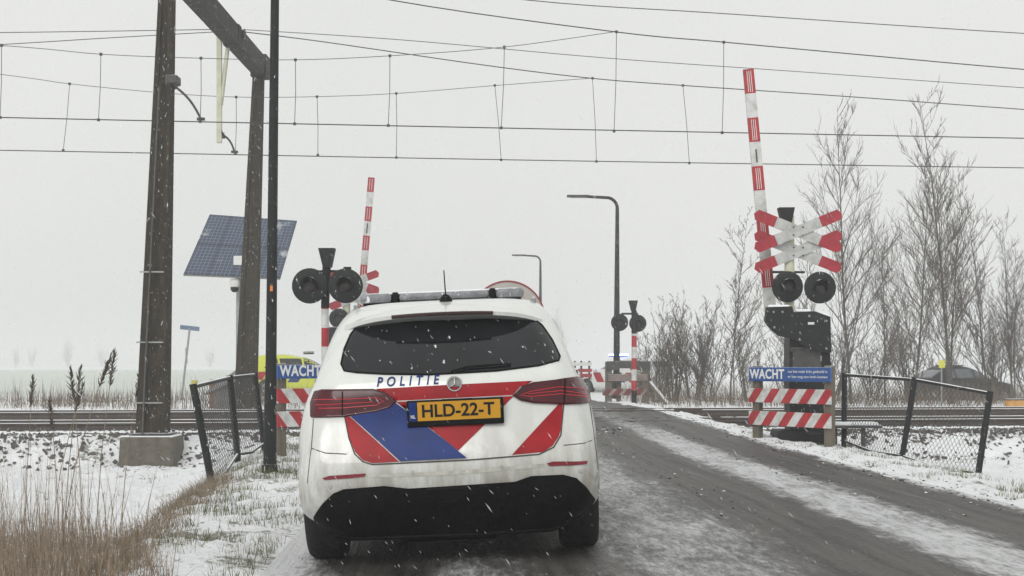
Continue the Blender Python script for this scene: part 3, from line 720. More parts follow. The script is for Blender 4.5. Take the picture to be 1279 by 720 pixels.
MB().tube([(c_.x, .05, 0), (c_.x, .05, c_.z)], .03, 10).build('post', M_galv, rs_); MB().box((c_.x, .05, .04), (.6, .4, .1), bev=.02).build('foot', M_blackplain, rs_)

# ------------------------------------------------------------------ solar panel mast with camera
D = 35.6; bs6 = W(298, 512, D); bs6.z = gz(bs6.x, bs6.y)
sp_ = thing('solar_mast', 'grey post with big tilted solar panels and a dome camera left of the black pole', 'solar panel mast', bs6)
f_ = lambda px, py, d=D: W(px, py, d) - bs6
MB().tube([(0, 0, -.1), f_(299, 330)], .075, 12).build('post', M_galv, sp_, smooth=True)
g = NT('solar_cells'); uvn = g.t.nodes.new('ShaderNodeAttribute'); uvn.attribute_name = 'cell'; P = uvn.outputs['Vector']
sep = g.t.nodes.new('ShaderNodeSeparateXYZ'); g.L(P, sep.inputs[0])
def lines(v_, n_, wd):
    fr_ = g.math('FRACT', g.math('MULTIPLY', v_, n_)); return g.math('MAXIMUM', g.math('LESS_THAN', fr_, wd), g.math('GREATER_THAN', fr_, 1 - wd))
grid = g.math('MAXIMUM', lines(sep.outputs['X'], 24, .07), lines(sep.outputs['Y'], 20, .07))
pn = g.math('MAXIMUM', lines(sep.outputs['X'], 4, .012), lines(sep.outputs['Y'], 2, .012))
nn = g.noise(g.tc.outputs['Object'], 2.2, 6, .7)
c = g.mix(grid, (.035, .05, .085), (.16, .20, .27)); c = g.mix(pn, c, (.02, .022, .025)); c = g.mix(g.math('MULTIPLY', g.ramp(nn, .58, .72), .75), c, (.5, .52, .54))
g.L(c, g.b.inputs['Base Color']); g.b.inputs['Roughness'].default_value = .3
c4 = [f_(229, 343, 34.8), f_(350, 348, 35.2), f_(371, 276, 36.6), f_(262, 268, 36.2)]
nrm = (c4[1] - c4[0]).cross(c4[3] - c4[0]).normalized() * .05
if nrm.y < 0: nrm = -nrm
nu = 12; vs = []; cell = []
for j in range(nu + 1):
    for i in range(nu + 1):
        a, b = i / nu, j / nu; p = (c4[0] * (1 - a) + c4[1] * a) * (1 - b) + (c4[3] * (1 - a) + c4[2] * a) * b
        vs.append(p); cell.append((a, b, 0))
me = bpy.data.meshes.new('solar_panel'); q = nu + 1
me.from_pydata([tuple(p) for p in vs], [], [(j * q + i, j * q + i + 1, j * q + q + i + 1, j * q + q + i) for j in range(nu) for i in range(nu)])
at = me.attributes.new('cell', 'FLOAT_VECTOR', 'POINT'); at.data.foreach_set('vector', [k for t in cell for k in t]); me.materials.append(g.m)
po = bpy.data.objects.new('solar_panel', me); C.objects.link(po); po.parent = sp_
mb = MB(); o1 = [p + nrm * .08 for p in c4]; mb.add(o1 + [p + nrm for p in o1], [(0, 1, 2, 3), (7, 6, 5, 4), (0, 4, 5, 1), (1, 5, 6, 2), (2, 6, 7, 3), (3, 7, 4, 0)]); mb.build('frame', M_galv, sp_)
a = f_(298, 326, 35); MB().box((a.x, a.y - .1, a.z), (.2, .06, .22), bev=.01).build('white_box', M_white, sp_)
a = f_(293, 354, 35.2); co_ = MB().box((a.x, a.y, a.z), (.22, .22, .22), bev=.06).build('camera_housing', M_white, sp_, smooth=True)
MB().lathe((a.x, a.y, a.z - .1), (0, 0, -1), [(0, .1), (.05, .1), (.09, .08), (.12, .04)], 16).build('dome', M_blackplain, co_, smooth=True)
mb = MB().tube([f_(294, 350), f_(299, 344)], .03, 6); mb.build('camera_arm', M_galv, sp_)

# tilted street name sign
b = W(226, 490, 46); b.z = 0
th = thing('street_sign', 'leaning thin post with a narrow blue name board in the snowy field', 'street sign', b)
t_ = W(237, 410, 46) - b; MB().tube([(0, 0, -.1), t_], .035, 8).build('post', M_galv, th)
mb = MB().box((0, 0, 0), (.62, .03, .14), bev=.01); mb.build('name_board', mat('dull_blue', (.10, .15, .24), .5), th, loc=t_, rot=(0, R(6), 0))
a = t_ * .62; MB().box(a, (.06, .05, .5)).build('bracket', M_grey, th)
# yellow capped marker post
b = W(243, 508, 38); b.z = gz(b.x, b.y); th = thing('marker_post', 'small grey marker post with yellow cap behind the left chain fence', 'marker post', b)
MB().tube([(0, 0, 0), (0, 0, .5)], .04, 8).build('post', M_grey, th); MB().box((0, 0, .6), (.16, .1, .24), bev=.02).build('cap', mat('dull_yellow', (.45, .42, .10)), th)
# relay cabinet with sloping roof behind the mast
b = W(283, 505, 37); b.z = gz(b.x, b.y); th = thing('relay_cabinet', 'brown and grey cabinet with sloping roof behind the chain link fence', 'cabinet', b)
MB().box((0, 0, .35), (.75, .6, .8), bev=.02).build('box', mat('cabinet_grey', (.14, .13, .12), .7, var=.3), th)
MB().box((-.33, -.31, .35), (.09, .02, .78)).build('door_edge', mat('rust', (.2, .09, .04), .8), th)
mb = MB(); mb.prism([(-.55, .35), (.42, .76), (.42, .98), (.3, .98)], (0, -.4, 0), (1, 0, 0), (0, 0, 1), (0, .8, 0)); mb.build('roof', mat('roof_grey', (.2, .2, .2), .7, snow=.5), th)
# red-white little post near mast
b = W(315, 516, 30.0 + 3.6); b.z = gz(b.x, b.y); th = thing('delineator', 'slim red and white marker post between the rusty mast and black pole', 'marker post', b)
h_ = W(315, 469, 33.6).z - b.z; MB().box((0, 0, 0), (.11, .05, h_), bev=.01).build('post', stripe_mat('delin', .5, .35, 'z', c1=(.45, .06, .05), phase=.1), th, loc=(0, 0, h_ / 2))
MB().box((0, 0, h_ + .02), (.12, .06, .03)).build('cap', M_dark, th)
# orange box and brown ramp board beyond the rails
for (px, py, d, sz, col, nm, lb) in ((165, 508, 34, (.42, .3, .2), (.42, .17, .05), 'track_box', 'small orange track box beside the rails left of the thick mast'), (82, 508, 34, (.75, .4, .13), (.22, .13, .07), 'wooden_plank', 'brown plank lying behind the rails among the reeds'), (1268, 503, 37, (.5, .35, .22), (.5, .25, .06), 'track_box', 'orange box beyond the rails at the right edge')):
    b = W(px, py, d); b.z = gz(b.x, b.y) + (.08 if d < 35 else .05)
    th = thing(nm, lb, 'plank' if 'plank' in nm else 'box', b)
    MB().box((0, 0, sz[2] / 2), sz, bev=.03, taper=.9).build('body', mat(nm + '_paint%d' % px, col, .6, var=.25, snow=.2), th)
    if 'plank' not in nm: MB().box((0, 0, sz[2] + .015), (sz[0] * .94, sz[1] * .94, .03), bev=.01).build('lid', M_dark, th)
    else:
        MB().box((0, 0, -.05), (sz[0] * .8, .12, .1)).build('bearer', M_wood, th)

# ------------------------------------------------------------------ chain link fences
def chain_panel(mb, a, b, ha, hb, z0a, z0b, cell=.085, r=.0032):
    """diamonds between two posts a,b (ground points); bottoms z0, tops h"""
    a, b = Vector(a), Vector(b); Lg = (b - a).length; n = int(Lg / cell); rows = int(max(ha, hb) / cell)
    def pt(u, v_):
        p = a.lerp(b, u); zb = z0a + (z0b - z0a) * u; zt = ha + (hb - ha) * u; sag = .04 * math.sin(u * math.pi)
        return Vector((p.x, p.y + .012 * math.sin(9 * u + 5 * v_), zb + (zt - zb) * v_ - sag * v_))
    for i in range(n):
        pts = []
        for j in range(rows * 2 + 1):
            off = .5 * (j % 2) if i % 2 == 0 else .5 * ((j + 1) % 2)
            pts.append(pt(min(1, (i + off * 1.0 + (0 if i % 2 == 0 else -0.0)) / n), j / (rows * 2)))
        mb.tube(pts, r, 3, False)
        pts2 = [pt(min(1, max(0, (i + (1 - (.5 * (j % 2) if i % 2 == 0 else .5 * ((j + 1) % 2)))) / n)), j / (rows * 2)) for j in range(rows * 2 + 1)]
        mb.tube(pts2, r, 3, False)
M_fence = mat('fence_black', (.009, .011, .0105), .6, spec=.25, var=.4, snow=.45, specks=.3)
def fence(posts, name_label, skip_low=None, top=True):
    """posts: list of (px_top,py_top,px_bot,py_bot,d)"""
    p0 = W(posts[0][2], posts[0][3], posts[0][4]); th = thing('chain_link_fence', name_label, 'fence', p0)
    P = [(W(a, b, d) - p0, W(c, e, d) - p0) for a, b, c, e, d in posts]
    for t, b in P: MB().tube([b - (t - b).normalized() * .12, t], .042, 10).build('post', M_fence, th, smooth=True)
    for (t0, b0), (t1, b1) in zip(P[:-1], P[1:]):
        if top: MB().tube([t0 + Vector((0, 0, -.03)), t1 + Vector((0, 0, -.03))], .024, 8).build('top_rail', M_fence, th, smooth=True)
        l0 = b0 + (t0 - b0) * .06; l1 = b1 + (t1 - b1) * .06
        MB().tube([l0, (l0 + l1) / 2 - Vector((0, 0, .05)), l1], .02, 8).build('bottom_rail', M_fence, th, smooth=True)
        mb = MB(); Lg = (b1 - b0).length; n = max(6, int(Lg / (.045 if Lg < 2.2 else .085))); rows = 11
        def pt(u, v_):
            lo = l0.lerp(l1, u) - Vector((0, 0, .05 * math.sin(u * math.pi))); hi = t0.lerp(t1, u) - Vector((0, 0, .03))
            return lo.lerp(hi, v_) + Vector((0, .015 * math.sin(7 * u + 4 * v_), 0))
        for i in range(n + 1):
            for sgn in (1,):
                pts = [pt(min(1, max(0, (i + ((j + i) % 2) * 1.0) / n)), j / (rows * 2)) for j in range(rows * 2 + 1)]
                mb.tube(pts, .0034, 3, False)
        mb.build('wire_mesh', M_wire, th)
    return th
fence([(1055, 466, 1054, 556, 22.0), (1143, 472, 1126, 576, 20.0), (1237, 489, 1221, 598, 18.4)], 'sagging black chain link fence in the snow right of the striped boards')
fence([(241, 480, 266, 612, 15.6), (287, 469, 297, 574, 18.4), (318, 466, 330, 560, 20.6)], 'leaning black chain link fence between concrete mast and black pole')
# low bench by the right fence
b = W(1078, 556, 21.4); b.z = gz(b.x, b.y); th = thing('low_rail_bench', 'low steel bench topped with snow behind the right chain fence', 'bench', b)
z_ = W(0, 531, 22.4).z - b.z
MB().box((0, .5, z_), (.75, .35, .05), bev=.01).build('top', M_dark, th); MB().box((-.02, .5, z_ + .045), (.68, .31, .045), bev=.02).build('snow_cap', M_snow, th)
for x_ in (-.3, .12): MB().box((x_, .5, z_ / 2 - .05), (.05, .05, z_ + .05)).build('leg', M_dark, th)
# yellow marker sign in the trees
b = W(1176, 500, 37.5); b.z = gz(b.x, b.y); th = thing('marker_sign', 'small yellow plate on a thin stake in front of the dark parked car', 'sign', b)
z_ = W(0, 455, 37.5).z - b.z; MB().tube([(0, 0, 0), (0, 0, z_)], .02, 6).build('stake', M_galv, th); MB().box((0, -.03, z_), (.16, .02, .2)).build('plate', mat('yellow_plate', (.6, .58, .08)), th)

# ------------------------------------------------------------------ vehicles
def interp_table(tab, n):
    tab = np.array(tab, float); zs = tab[:, 0]; out = []
    s = np.concatenate([[0], np.cumsum(np.linalg.norm(np.diff(tab[:, :3], axis=0) * [1, 1, .6], axis=1))])
    ss = np.linspace(0, s[-1], n)
    for q in ss:
        i = min(max(np.searchsorted(s, q) - 1, 0), len(s) - 2); t = (q - s[i]) / (s[i + 1] - s[i])
        p0, p1, p2, p3 = tab[max(i - 1, 0)], tab[i], tab[i + 1], tab[min(i + 2, len(tab) - 1)]
        m1_ = (p2 - p0) / 2; m2_ = (p3 - p1) / 2
        h = lambda: (2 * t**3 - 3 * t**2 + 1) * p1 + (t**3 - 2 * t**2 + t) * m1_ + (-2 * t**3 + 3 * t**2) * p2 + (t**3 - t**2) * m2_
        out.append(h())
    return out
HATCH = [  # z, half width, rear y, front y, corner x, corner y
 (.175, .70, .26, 4.1, .20, .26), (.26, .80, .16, 4.2, .20, .28), (.33, .875, .09, 4.32, .20, .30), (.40, .892, .04, 4.38, .20, .32), (.48, .894, .015, 4.41, .20, .34), (.57, .891, .0, 4.42, .20, .34), (.66, .886, .012, 4.42, .20, .34),
 (.76, .888, .055, 4.38, .20, .34), (.86, .876, .085, 4.22, .20, .36), (.96, .853, .10, 3.7, .20, .38), (1.03, .828, .11, 3.4, .20, .40), (1.10, .795, .135, 3.2, .20, .42),
 (1.20, .765, .22, 3.02, .2, .44), (1.30, .735, .315, 2.85, .2, .46), (1.40, .70, .42, 2.65, .22, .48), (1.48, .66, .50, 2.4, .26, .5), (1.54, .61, .60, 2.1, .3, .5), (1.575, .545, .78, 1.95, .3, .5), (1.595, .42, 1.1, 1.8, .25, .3)]
def body_mesh(tab, nz=46):
    rings = interp_table(tab, nz); vs = []; cnt = None
    for z, wd, yr, yf, rx, ry in rings:
        half = []
        bow = .09
        for k in range(9): x = (wd - rx) * k / 8; half.append((x, yr + bow * (x / wd) ** 2))
        y0 = half[-1][1]
        for k in range(1, 11): a = k / 10 * math.pi / 2; half.append((wd - rx + rx * math.sin(a) ** .9, y0 + ry * (1 - math.cos(a))))
        ys_, ye = y0 + ry, yf - .55
        for k in range(1, 17): t = k / 16; half.append((wd * (1 - .03 * t * t), ys_ + (ye - ys_) * t))
        for k in range(1, 9): a = k / 8 * math.pi / 2; half.append((wd * .97 * (.45 + .55 * math.cos(a)), ye + .45 * math.sin(a)))
        half.append((wd * .2, yf - .02)); half.append((0, yf))
        ring = half + [(-x, y) for x, y in reversed(half[1:-1])]
        vs += [(x, y, z) for x, y in ring]; cnt = len(ring)
    n = len(rings)
    fs = [(i * cnt + j, i * cnt + (j + 1) % cnt, (i + 1) * cnt + (j + 1) % cnt, (i + 1) * cnt + j) for i in range(n - 1) for j in range(cnt)]
    fs += [tuple(range(cnt))[::-1], tuple((n - 1) * cnt + j for j in range(cnt))]
    return vs, fs
def make_body(parent, m, tab, arches, ra=.375, name='body'):
    vs, fs = body_mesh(tab); mb = MB(); mb.add(vs, fs); o = mb.build(name, m, parent, smooth=True)
    cut = MB()
    for y in arches:
        for s_ in (-1, 1): cut.lathe((s_ * .60, y, .33), (s_, 0, 0), [(0, ra), (.5, ra)], 32)
    co = cut.build('cutter', m); co.parent = parent
    md = o.modifiers.new('b', 'BOOLEAN'); md.object = co; md.operation = 'DIFFERENCE'; md.solver = 'EXACT'
    bpy.context.view_layer.update()
    dg = bpy.context.evaluated_depsgraph_get(); me = bpy.data.meshes.new_from_object(o.evaluated_get(dg))
    o.modifiers.clear()
    if len(me.polygons) > 100: o.data = me
    bpy.data.objects.remove(co)
    try: me.set_sharp_from_angle(angle=R(35))
    except Exception: pass
    bm = bmesh.new(); bm.from_mesh(o.data); tree = BVHTree.FromBMesh(bm); bm.free()
    return o, tree
def project(tree, a, b, axis_, off):
    """axis 'r': rear, (x,z); 'L'/'R': sides, (y,z); 'f': front"""
    if axis_ == 'r': org, dr_ = Vector((a, -2, b)), Vector((0, 1, 0))
    elif axis_ == 'f': org, dr_ = Vector((a, 8, b)), Vector((0, -1, 0))
    elif axis_ == 'L': org, dr_ = Vector((-3, a, b)), Vector((1, 0, 0))
    else: org, dr_ = Vector((3, a, b)), Vector((-1, 0, 0))
    h = tree.ray_cast(org, dr_)
    if h[0] is None:
        h = tree.find_nearest(org + dr_ * 2.6)
    loc, nr = h[0], h[1]
    if nr.dot(dr_) > 0: nr = -nr
    return loc + nr * off
def decal(tree, poly, axis_, off, name, m, parent, step=.035):
    bm = bmesh.new(); vs = [bm.verts.new((x, 0, z)) for x, z in poly]; bm.faces.new(vs)
    bmesh.ops.triangulate(bm, faces=bm.faces)
    xs = [p[0] for p in poly]; zs = [p[1] for p in poly]
    for ax, lo, hi in ((0, min(xs), max(xs)), (2, min(zs), max(zs))):
        k = lo + step
        while k < hi:
            co = [0, 0, 0]; co[ax] = k; no = [0, 0, 0]; no[ax] = 1
            bmesh.ops.bisect_plane(bm, geom=bm.verts[:] + bm.edges[:] + bm.faces[:], plane_co=co, plane_no=no); k += step
    bmesh.ops.remove_doubles(bm, verts=bm.verts, dist=.0004)
    for q in bm.verts: q.co = project(tree, q.co.x, q.co.z, axis_, off)
    me = bpy.data.meshes.new(name); bm.to_mesh(me); bm.free(); me.materials.append(m)
    me.polygons.foreach_set('use_smooth', [True] * len(me.polygons))
    o = bpy.data.objects.new(name, me); C.objects.link(o); o.parent = parent; return o
def strip(tree, pts, wdt, axis_, off, name, m, parent):
    """a raised line through 2D points hugging the body"""
    P3 = []
    for (a, b), (c, d) in zip(pts[:-1], pts[1:]):
        n = max(1, int(math.hypot(c - a, d - b) / .03))
        for k in range(n): P3.append(project(tree, a + (c - a) * k / n, b + (d - b) * k / n, axis_, off))
    P3.append(project(tree, *pts[-1], axis_, off)); return MB().tube(P3, wdt, 5).build(name, m, parent)
def wheel(parent, x, y, r=.33, wd=.22):
    s_ = 1 if x > 0 else -1
    w_ = MB().lathe((x - s_ * wd / 2, y, r), (s_, 0, 0), [(0, r * .62), (.0, r * .93), (.02, r * .985), (.04, r), (wd / 2 - .012, r), (wd / 2, r * .988), (wd / 2 + .012, r), (wd - .04, r), (wd - .02, r * .985), (wd, r * .93), (wd, r * .64), (wd - .03, r * .62)], 40)
    wo = w_.build('wheel', mat('tyre_rubber', (.007, .007, .0075), .8, var=.4, bump=.6, bscale=30), parent, smooth=True)
    mb = MB().lathe((x + s_ * (wd / 2 - .05), y, r), (s_, 0, 0), [(0, r * .6), (.03, r * .6), (.03, r * .5), (.0, r * .48)], 30)
    for k in range(5):
        a = k * 2 * math.pi / 5; c0 = Vector((x + s_ * (wd / 2 - .025), y, r))
        mb.tube([c0, c0 + Vector((0, math.cos(a), math.sin(a))) * r * .56], [.035, .022], 6)
    mb.build('rim', M_galv, wo, smooth=True)

# dirty white paint
g = NT('dirty_white_paint'); P = g.tc.outputs['Object']; sep = g.t.nodes.new('ShaderNodeSeparateXYZ'); g.L(P, sep.inputs[0])
na = g.noise(P, 3, 6, .65, (2.5, 2.5, .5)); nb = g.noise(P, 60, 4, .8)
lowd = g.ramp(sep.outputs['Z'], 1.0, .35)
gr = g.math('MULTIPLY', g.math('ADD', g.math('MULTIPLY', lowd, .75), .12), g.ramp(na, .3, .66))
gr = g.math('MAXIMUM', gr, g.math('MULTIPLY', g.math('MULTIPLY_ADD', lowd, .6, .08), g.ramp(nb, .52, .66)))
c = g.mix(gr, (.70, .715, .69), (.27, .245, .19)); g.L(c, g.b.inputs['Base Color'])
g.L(g.math('MULTIPLY_ADD', gr, .4, .28), g.b.inputs['Roughness']); g.b.inputs['Coat Weight'].default_value = .8; g.b.inputs['Coat Roughness'].default_value = .06
M_paint = g.m
M_glass = mat('dark_glass', (.006, .007, .009), .1, var=.8, scale=2.5, spec=.5, specks=.12)
M_prim = mat('car_trim_black', (.004, .0043, .0047), .65, var=.6, scale=7, bump=.1, spec=.12)
M_red = mat('foil_red', (.30, .005, .011), .45, var=.22, scale=5, spec=.25)
M_blu = mat('foil_blue', (.006, .026, .15), .45, var=.25, scale=5, spec=.25)
M_lamp = mat('lamp_red', (.06, .003, .008), .15, var=.5, scale=4, spec=.45)
M_lampln = mat('lamp_line', (.4, .02, .03), .3, emis=(1, .03, .05), estr=.25)

CARLOC = Vector((-.342, 8.2, .0))
pc = thing('police_car', 'dirty white police estate with red and blue stripes and yellow number plate in the foreground', 'police car', CARLOC)
CR = (0, R(-2.5), R(1.2)); pc.rotation_euler = CR
CMi = (Matrix.Translation(CARLOC) @ pc.rotation_euler.to_matrix().to_4x4()).inverted()
body, bt = make_body(pc, M_paint, HATCH, (.86, 3.58))
def CL(px, py, yl=.08):
    for _ in range(3):      # iterate the depth onto the body's rear surface
        d = 8.2 + yl; q = CMi @ W(px, py, d)
        h = bt.ray_cast(Vector((q.x, -2, q.z)), Vector((0, 1, 0)))
        if h[0] is None: break
        yl = h[0].y + .03 * 0
    return (q.x, q.z)
def c2(x, y): return CL(370 + x / 3, 460 + y / 3)
def c1(x, y): return CL(420 + x / 4.263, 340 + y / 4.263)
# glass
gp = [c1(*p) for p in ((45, 527), (28, 490), (45, 410), (78, 335), (118, 285), (165, 272), (430, 268), (800, 256), (1035, 240), (1095, 285), (1150, 365), (1190, 450), (1182, 472), (1080, 500), (850, 528), (500, 548), (250, 545), (110, 537))]
decal(bt, gp, 'r', .004, 'rear_window', M_glass, pc)
# seals
strip(bt, gp + [gp[0]], .006, 'r', .004, 'window_seal', M_prim, pc)
# wiper
wp_ = [c1(610, 540), c1(700, 515), c1(930, 498)]
strip(bt, wp_, .007, 'r', .016, 'rear_wiper', M_prim, pc)
# number plate light strip and stripes
decal(bt, [c2(*p) for p in ((298, 78), (600, 62), (885, 48), (850, 68), (815, 101), (375, 123), (345, 98))], 'r', .003, 'stripe', M_red, pc)
decal(bt, [c2(*p) for p in ((375, 127), (815, 105), (770, 150), (607, 310), (405, 150))], 'r', .003, 'stripe', M_red, pc)
decal(bt, [c2(*p) for p in ((206, 182), (372, 131), (406, 154), (640, 338), (390, 350))], 'r', .010, 'stripe', M_blu, pc)
decal(bt, [c2(*p) for p in ((185, 182), (202, 182), (386, 351), (285, 356), (250, 345), (222, 315), (200, 260))], 'r', .003, 'stripe', M_red, pc)
decal(bt, [c2(*p) for p in ((982, 137), (998, 135), (996, 210), (985, 255), (960, 292), (925, 315), (808, 326))], 'r', .003, 'stripe', M_red, pc)
# tailgate shut line
shut = [c2(*p) for p in ((182, 180), (198, 262), (220, 322), (250, 350), (285, 361), (400, 356), (640, 345), (910, 324), (965, 297), (992, 252), (1003, 134))]
strip(bt, shut, .0045, 'r', .001, 'shut_line', mat('gap_dark', (.07, .065, .06), .8), pc)
strip(bt, [c2(*p) for p in ((300, 82), (345, 100), (375, 125), (815, 103), (850, 70), (890, 50))], .004, 'r', .001, 'trim_line', mat('trim_light', (.6, .6, .58), .4), pc)
for pl_ in (((60, 300), (110, 318), (190, 322)), ((1003, 290), (1080, 282), (1125, 262)), ((66, 190), (58, 300), (44, 430)), ((1100, 136), (1118, 262), (1132, 380))):
    strip(bt, [c2(*p) for p in pl_], .003, 'r', .0005, 'bumper_seam', MC['gap_dark'], pc)
decal(bt, [c2(*p) for p in ((545, 117), (660, 112), (655, 124), (550, 129))], 'r', .008, 'tailgate_handle', M_prim, pc)
# tail lights
LL = [(62, 181), (62, 130), (75, 92), (100, 86), (290, 84), (338, 98), (373, 124), (350, 145), (300, 160), (180, 178)]
RL = [(1099, 128), (1095, 85), (1072, 42), (1050, 38), (890, 58), (842, 72), (814, 102), (840, 118), (890, 128), (1000, 133)]
def inset(poly, k):
    cx = sum(p[0] for p in poly) / len(poly); cy = sum(p[1] for p in poly) / len(poly); return [(cx + (x - cx) * k, cy + (y - cy) * (k - .12)) for x, y in poly]
for PL_, lines_ in ((LL, [[(75, 122), (100, 120), (180, 118), (300, 112), (330, 125), (300, 140), (180, 150), (90, 152)], [(80, 140), (170, 135), (290, 128)], [(176, 90), (176, 176)]]),
                    (RL, [[(1090, 92), (1050, 78), (980, 72), (880, 88), (835, 103), (880, 108), (990, 98), (1092, 112)], [(1085, 102), (990, 86), (870, 98)], [(1003, 44), (1003, 131)]])):
    tl = decal(bt, [c2(*p) for p in PL_], 'r', .014, 'tail_light', M_lamp, pc)
    strip(bt, [c2(*p) for p in PL_ + [PL_[0]]], .008, 'r', .008, 'lamp_rim', M_lamp, tl)
    for k, l in enumerate(lines_): strip(bt, [c2(*p) for p in l], .0019 if k < 2 else .004, 'r', .0155, 'light_guide' if k < 2 else 'joint', M_lampln if k < 2 else M_prim, tl)
# lower black bumper section
low = [c2(*p) for p in ((66, 556), (100, 505), (140, 468), (180, 452), (330, 440), (420, 450), (470, 448), (820, 425), (880, 404), (1000, 399), (1050, 412), (1085, 445), (1120, 492))]
lowp = low + [(.80, .26), (.66, .19), (-.66, .19), (-.80, .26)]
decal(bt, lowp, 'r', .006, 'lower_bumper', M_prim, pc)
mb = MB(); mb.box((0, .95, .25), (1.25, 1.0, .16), bev=.05); mb.tube([(-.68, .86, .2), (0, .86, .17), (.68, .86, .2)], .05, 10); mb.lathe((-.3, .62, .2), (1, 0, 0), [(0, .07), (.02, .1), (.56, .1), (.6, .07)], 14); mb.box((0, 2.4, .22), (1.4, 3.2, .18), bev=.03); mb.build('underbody', M_prim, pc)
pts = [project(bt, x, .182 + .075 * max(0, (abs(x) - .6) / .2), 'r', .004) for x in np.linspace(-.82, .82, 30)]
MB().tube(pts, .016, 6).build('bumper_lip', M_prim, pc)
# reflectors
for pl in ([(98, 412), (125, 403), (262, 394), (258, 405), (200, 412), (110, 418)], [(938, 358), (960, 351), (1090, 348), (1088, 360), (1050, 364), (950, 367)]):
    decal(bt, [c2(*p) for p in pl], 'r', .006, 'reflector', mat('reflector_red', (.2, .015, .025), .2), pc)
# bumper foil, sensors
decal(bt, [c2(*p) for p in ((270, 398), (600, 384), (930, 358), (930, 372), (600, 400), (270, 410))], 'r', .002, 'step_foil', mat('foil_grey', (.5, .49, .44), .5, var=.3, scale=14), pc)
for p in ((128, 442), (437, 391), (769, 370), (1065, 386)):
    a, b = c2(*p); q = project(bt, a, b, 'r', .0); MB().lathe(q, (0, -1, 0), [(-.01, .012), (.004, .012), (.0045, .009)], 16).build('parking_sensor', mat('sensor_grey', (.4, .39, .35), .5), pc)
# plate
cpl = CMi @ W(568.5, 515.5, 8.2); q = project(bt, cpl.x, cpl.z, 'r', 0)
yp = q.y - .03
mp_ = lambda: None
pl_o = MB().box((0, 0, 0), (.555, .022, .152), bev=.008).build('number_plate', M_prim, pc, loc=(cpl.x, yp, cpl.z), rot=(R(3), R(.0), 0))
MB().box((.021, -.0115, .012), (.475, .003, .108)).build('plate_face', mat('plate_yellow', (.58, .285, .01), .4, var=.06), pl_o)
MB().box((-.2425, -.0115, .012), (.045, .003, .108)).build('country_band', M_blu, pl_o)
put_text(text_mesh('HLD-22-T', .1, .0024, 0, 1.0, .0008, .415), 'lettering', M_blackplain, pl_o, (-.19, -.0138, -.022))
put_text(text_mesh('NL', .028, .0006, 0, 1, .0006, .026), 'lettering', M_letter, pl_o, (-.2555, -.0138, -.026))
# POLITIE lettering
me = text_mesh('POLITIE', .058, .0012, .2, 1.75, .0006)
a = c2(303, 70); b = c2(538, 50); wdx = max(q.co.x for q in me.vertices); k = (b[0] - a[0]) / wdx; hk = .055 / max(q.co.y for q in me.vertices)
for q in me.vertices:
    t = q.co.x * k; x_ = a[0] + t; z_ = a[1] + (b[1] - a[1]) * (t / (b[0] - a[0])) * .0 + q.co.y * hk - .002
    q.co = project(bt, x_, z_, 'r', .004 + q.co.z)
me.materials.clear(); me.materials.append(M_blu); o = bpy.data.objects.new('lettering', me); C.objects.link(o); o.parent = pc
# round star badge
a = c2(593, 60); q = project(bt, a[0], a[1], 'r', .004); ebm = MB()
chrome = mat('chrome', (.6, .6, .6), .22, metal=.9, var=.05)
n = 36; vs = []
for i in range(n + 1): vs.append(q + Vector((.040 * math.cos(2 * math.pi * i / n), -.012, .040 * math.sin(2 * math.pi * i / n))))
ebm.tube(vs, .0055, 6)
for k in range(3):
    an = math.pi / 2 + k * 2 * math.pi / 3; ebm.tube([q + Vector((0, -.014, 0)), q + Vector((.038 * math.cos(an), -.012, .038 * math.sin(an)))], [.008, .0025], 6)
em = ebm.build('badge', chrome, pc, smooth=True)
MB().lathe(q + Vector((0, .004, 0)), (0, -1, 0), [(0, .039), (.008, .039)], 30).build('badge_back', mat('badge_grey', (.35, .35, .34), .4), em)
# spoiler
mb = MB(); N = 24; vs = []; fs = []
for i in range(N + 1):
    t = -1 + 2 * i / N; x = .60 * t; yb = .33 + .12 * t ** 2 + .10 * abs(t) ** 6; zt = 1.497 - .035 * t * t - .03 * abs(t) ** 6
    vs += [(x, yb, zt - .028), (x, yb - .004, zt - .006), (x, yb + .03, zt + .006), (x, yb + .30, zt + .055 - .02 * t * t), (x, yb + .30, zt - .06), (x, yb + .08, zt - .045)]
for i in range(N):
    for j in range(6): fs.append((i * 6 + j, i * 6 + (j + 1) % 6, i * 6 + 6 + (j + 1) % 6, i * 6 + 6 + j))
fs += [(0, 1, 2, 3, 4, 5), tuple(N * 6 + j for j in (5, 4, 3, 2, 1, 0))]
spo = mb.add(vs, fs).build('roof_spoiler', M_paint, pc, smooth=True)
mb = MB()
pts = [Vector((.30 * t, .33 + .13 * (.46 * t) ** 2 - .003, 1.480 - .035 * (.46 * t) ** 2)) for t in np.linspace(-1, 1, 13)]
mb.tube(pts, .011, 6).build('brake_light', mat('brake_dark', (.03, .006, .007), .3), spo)
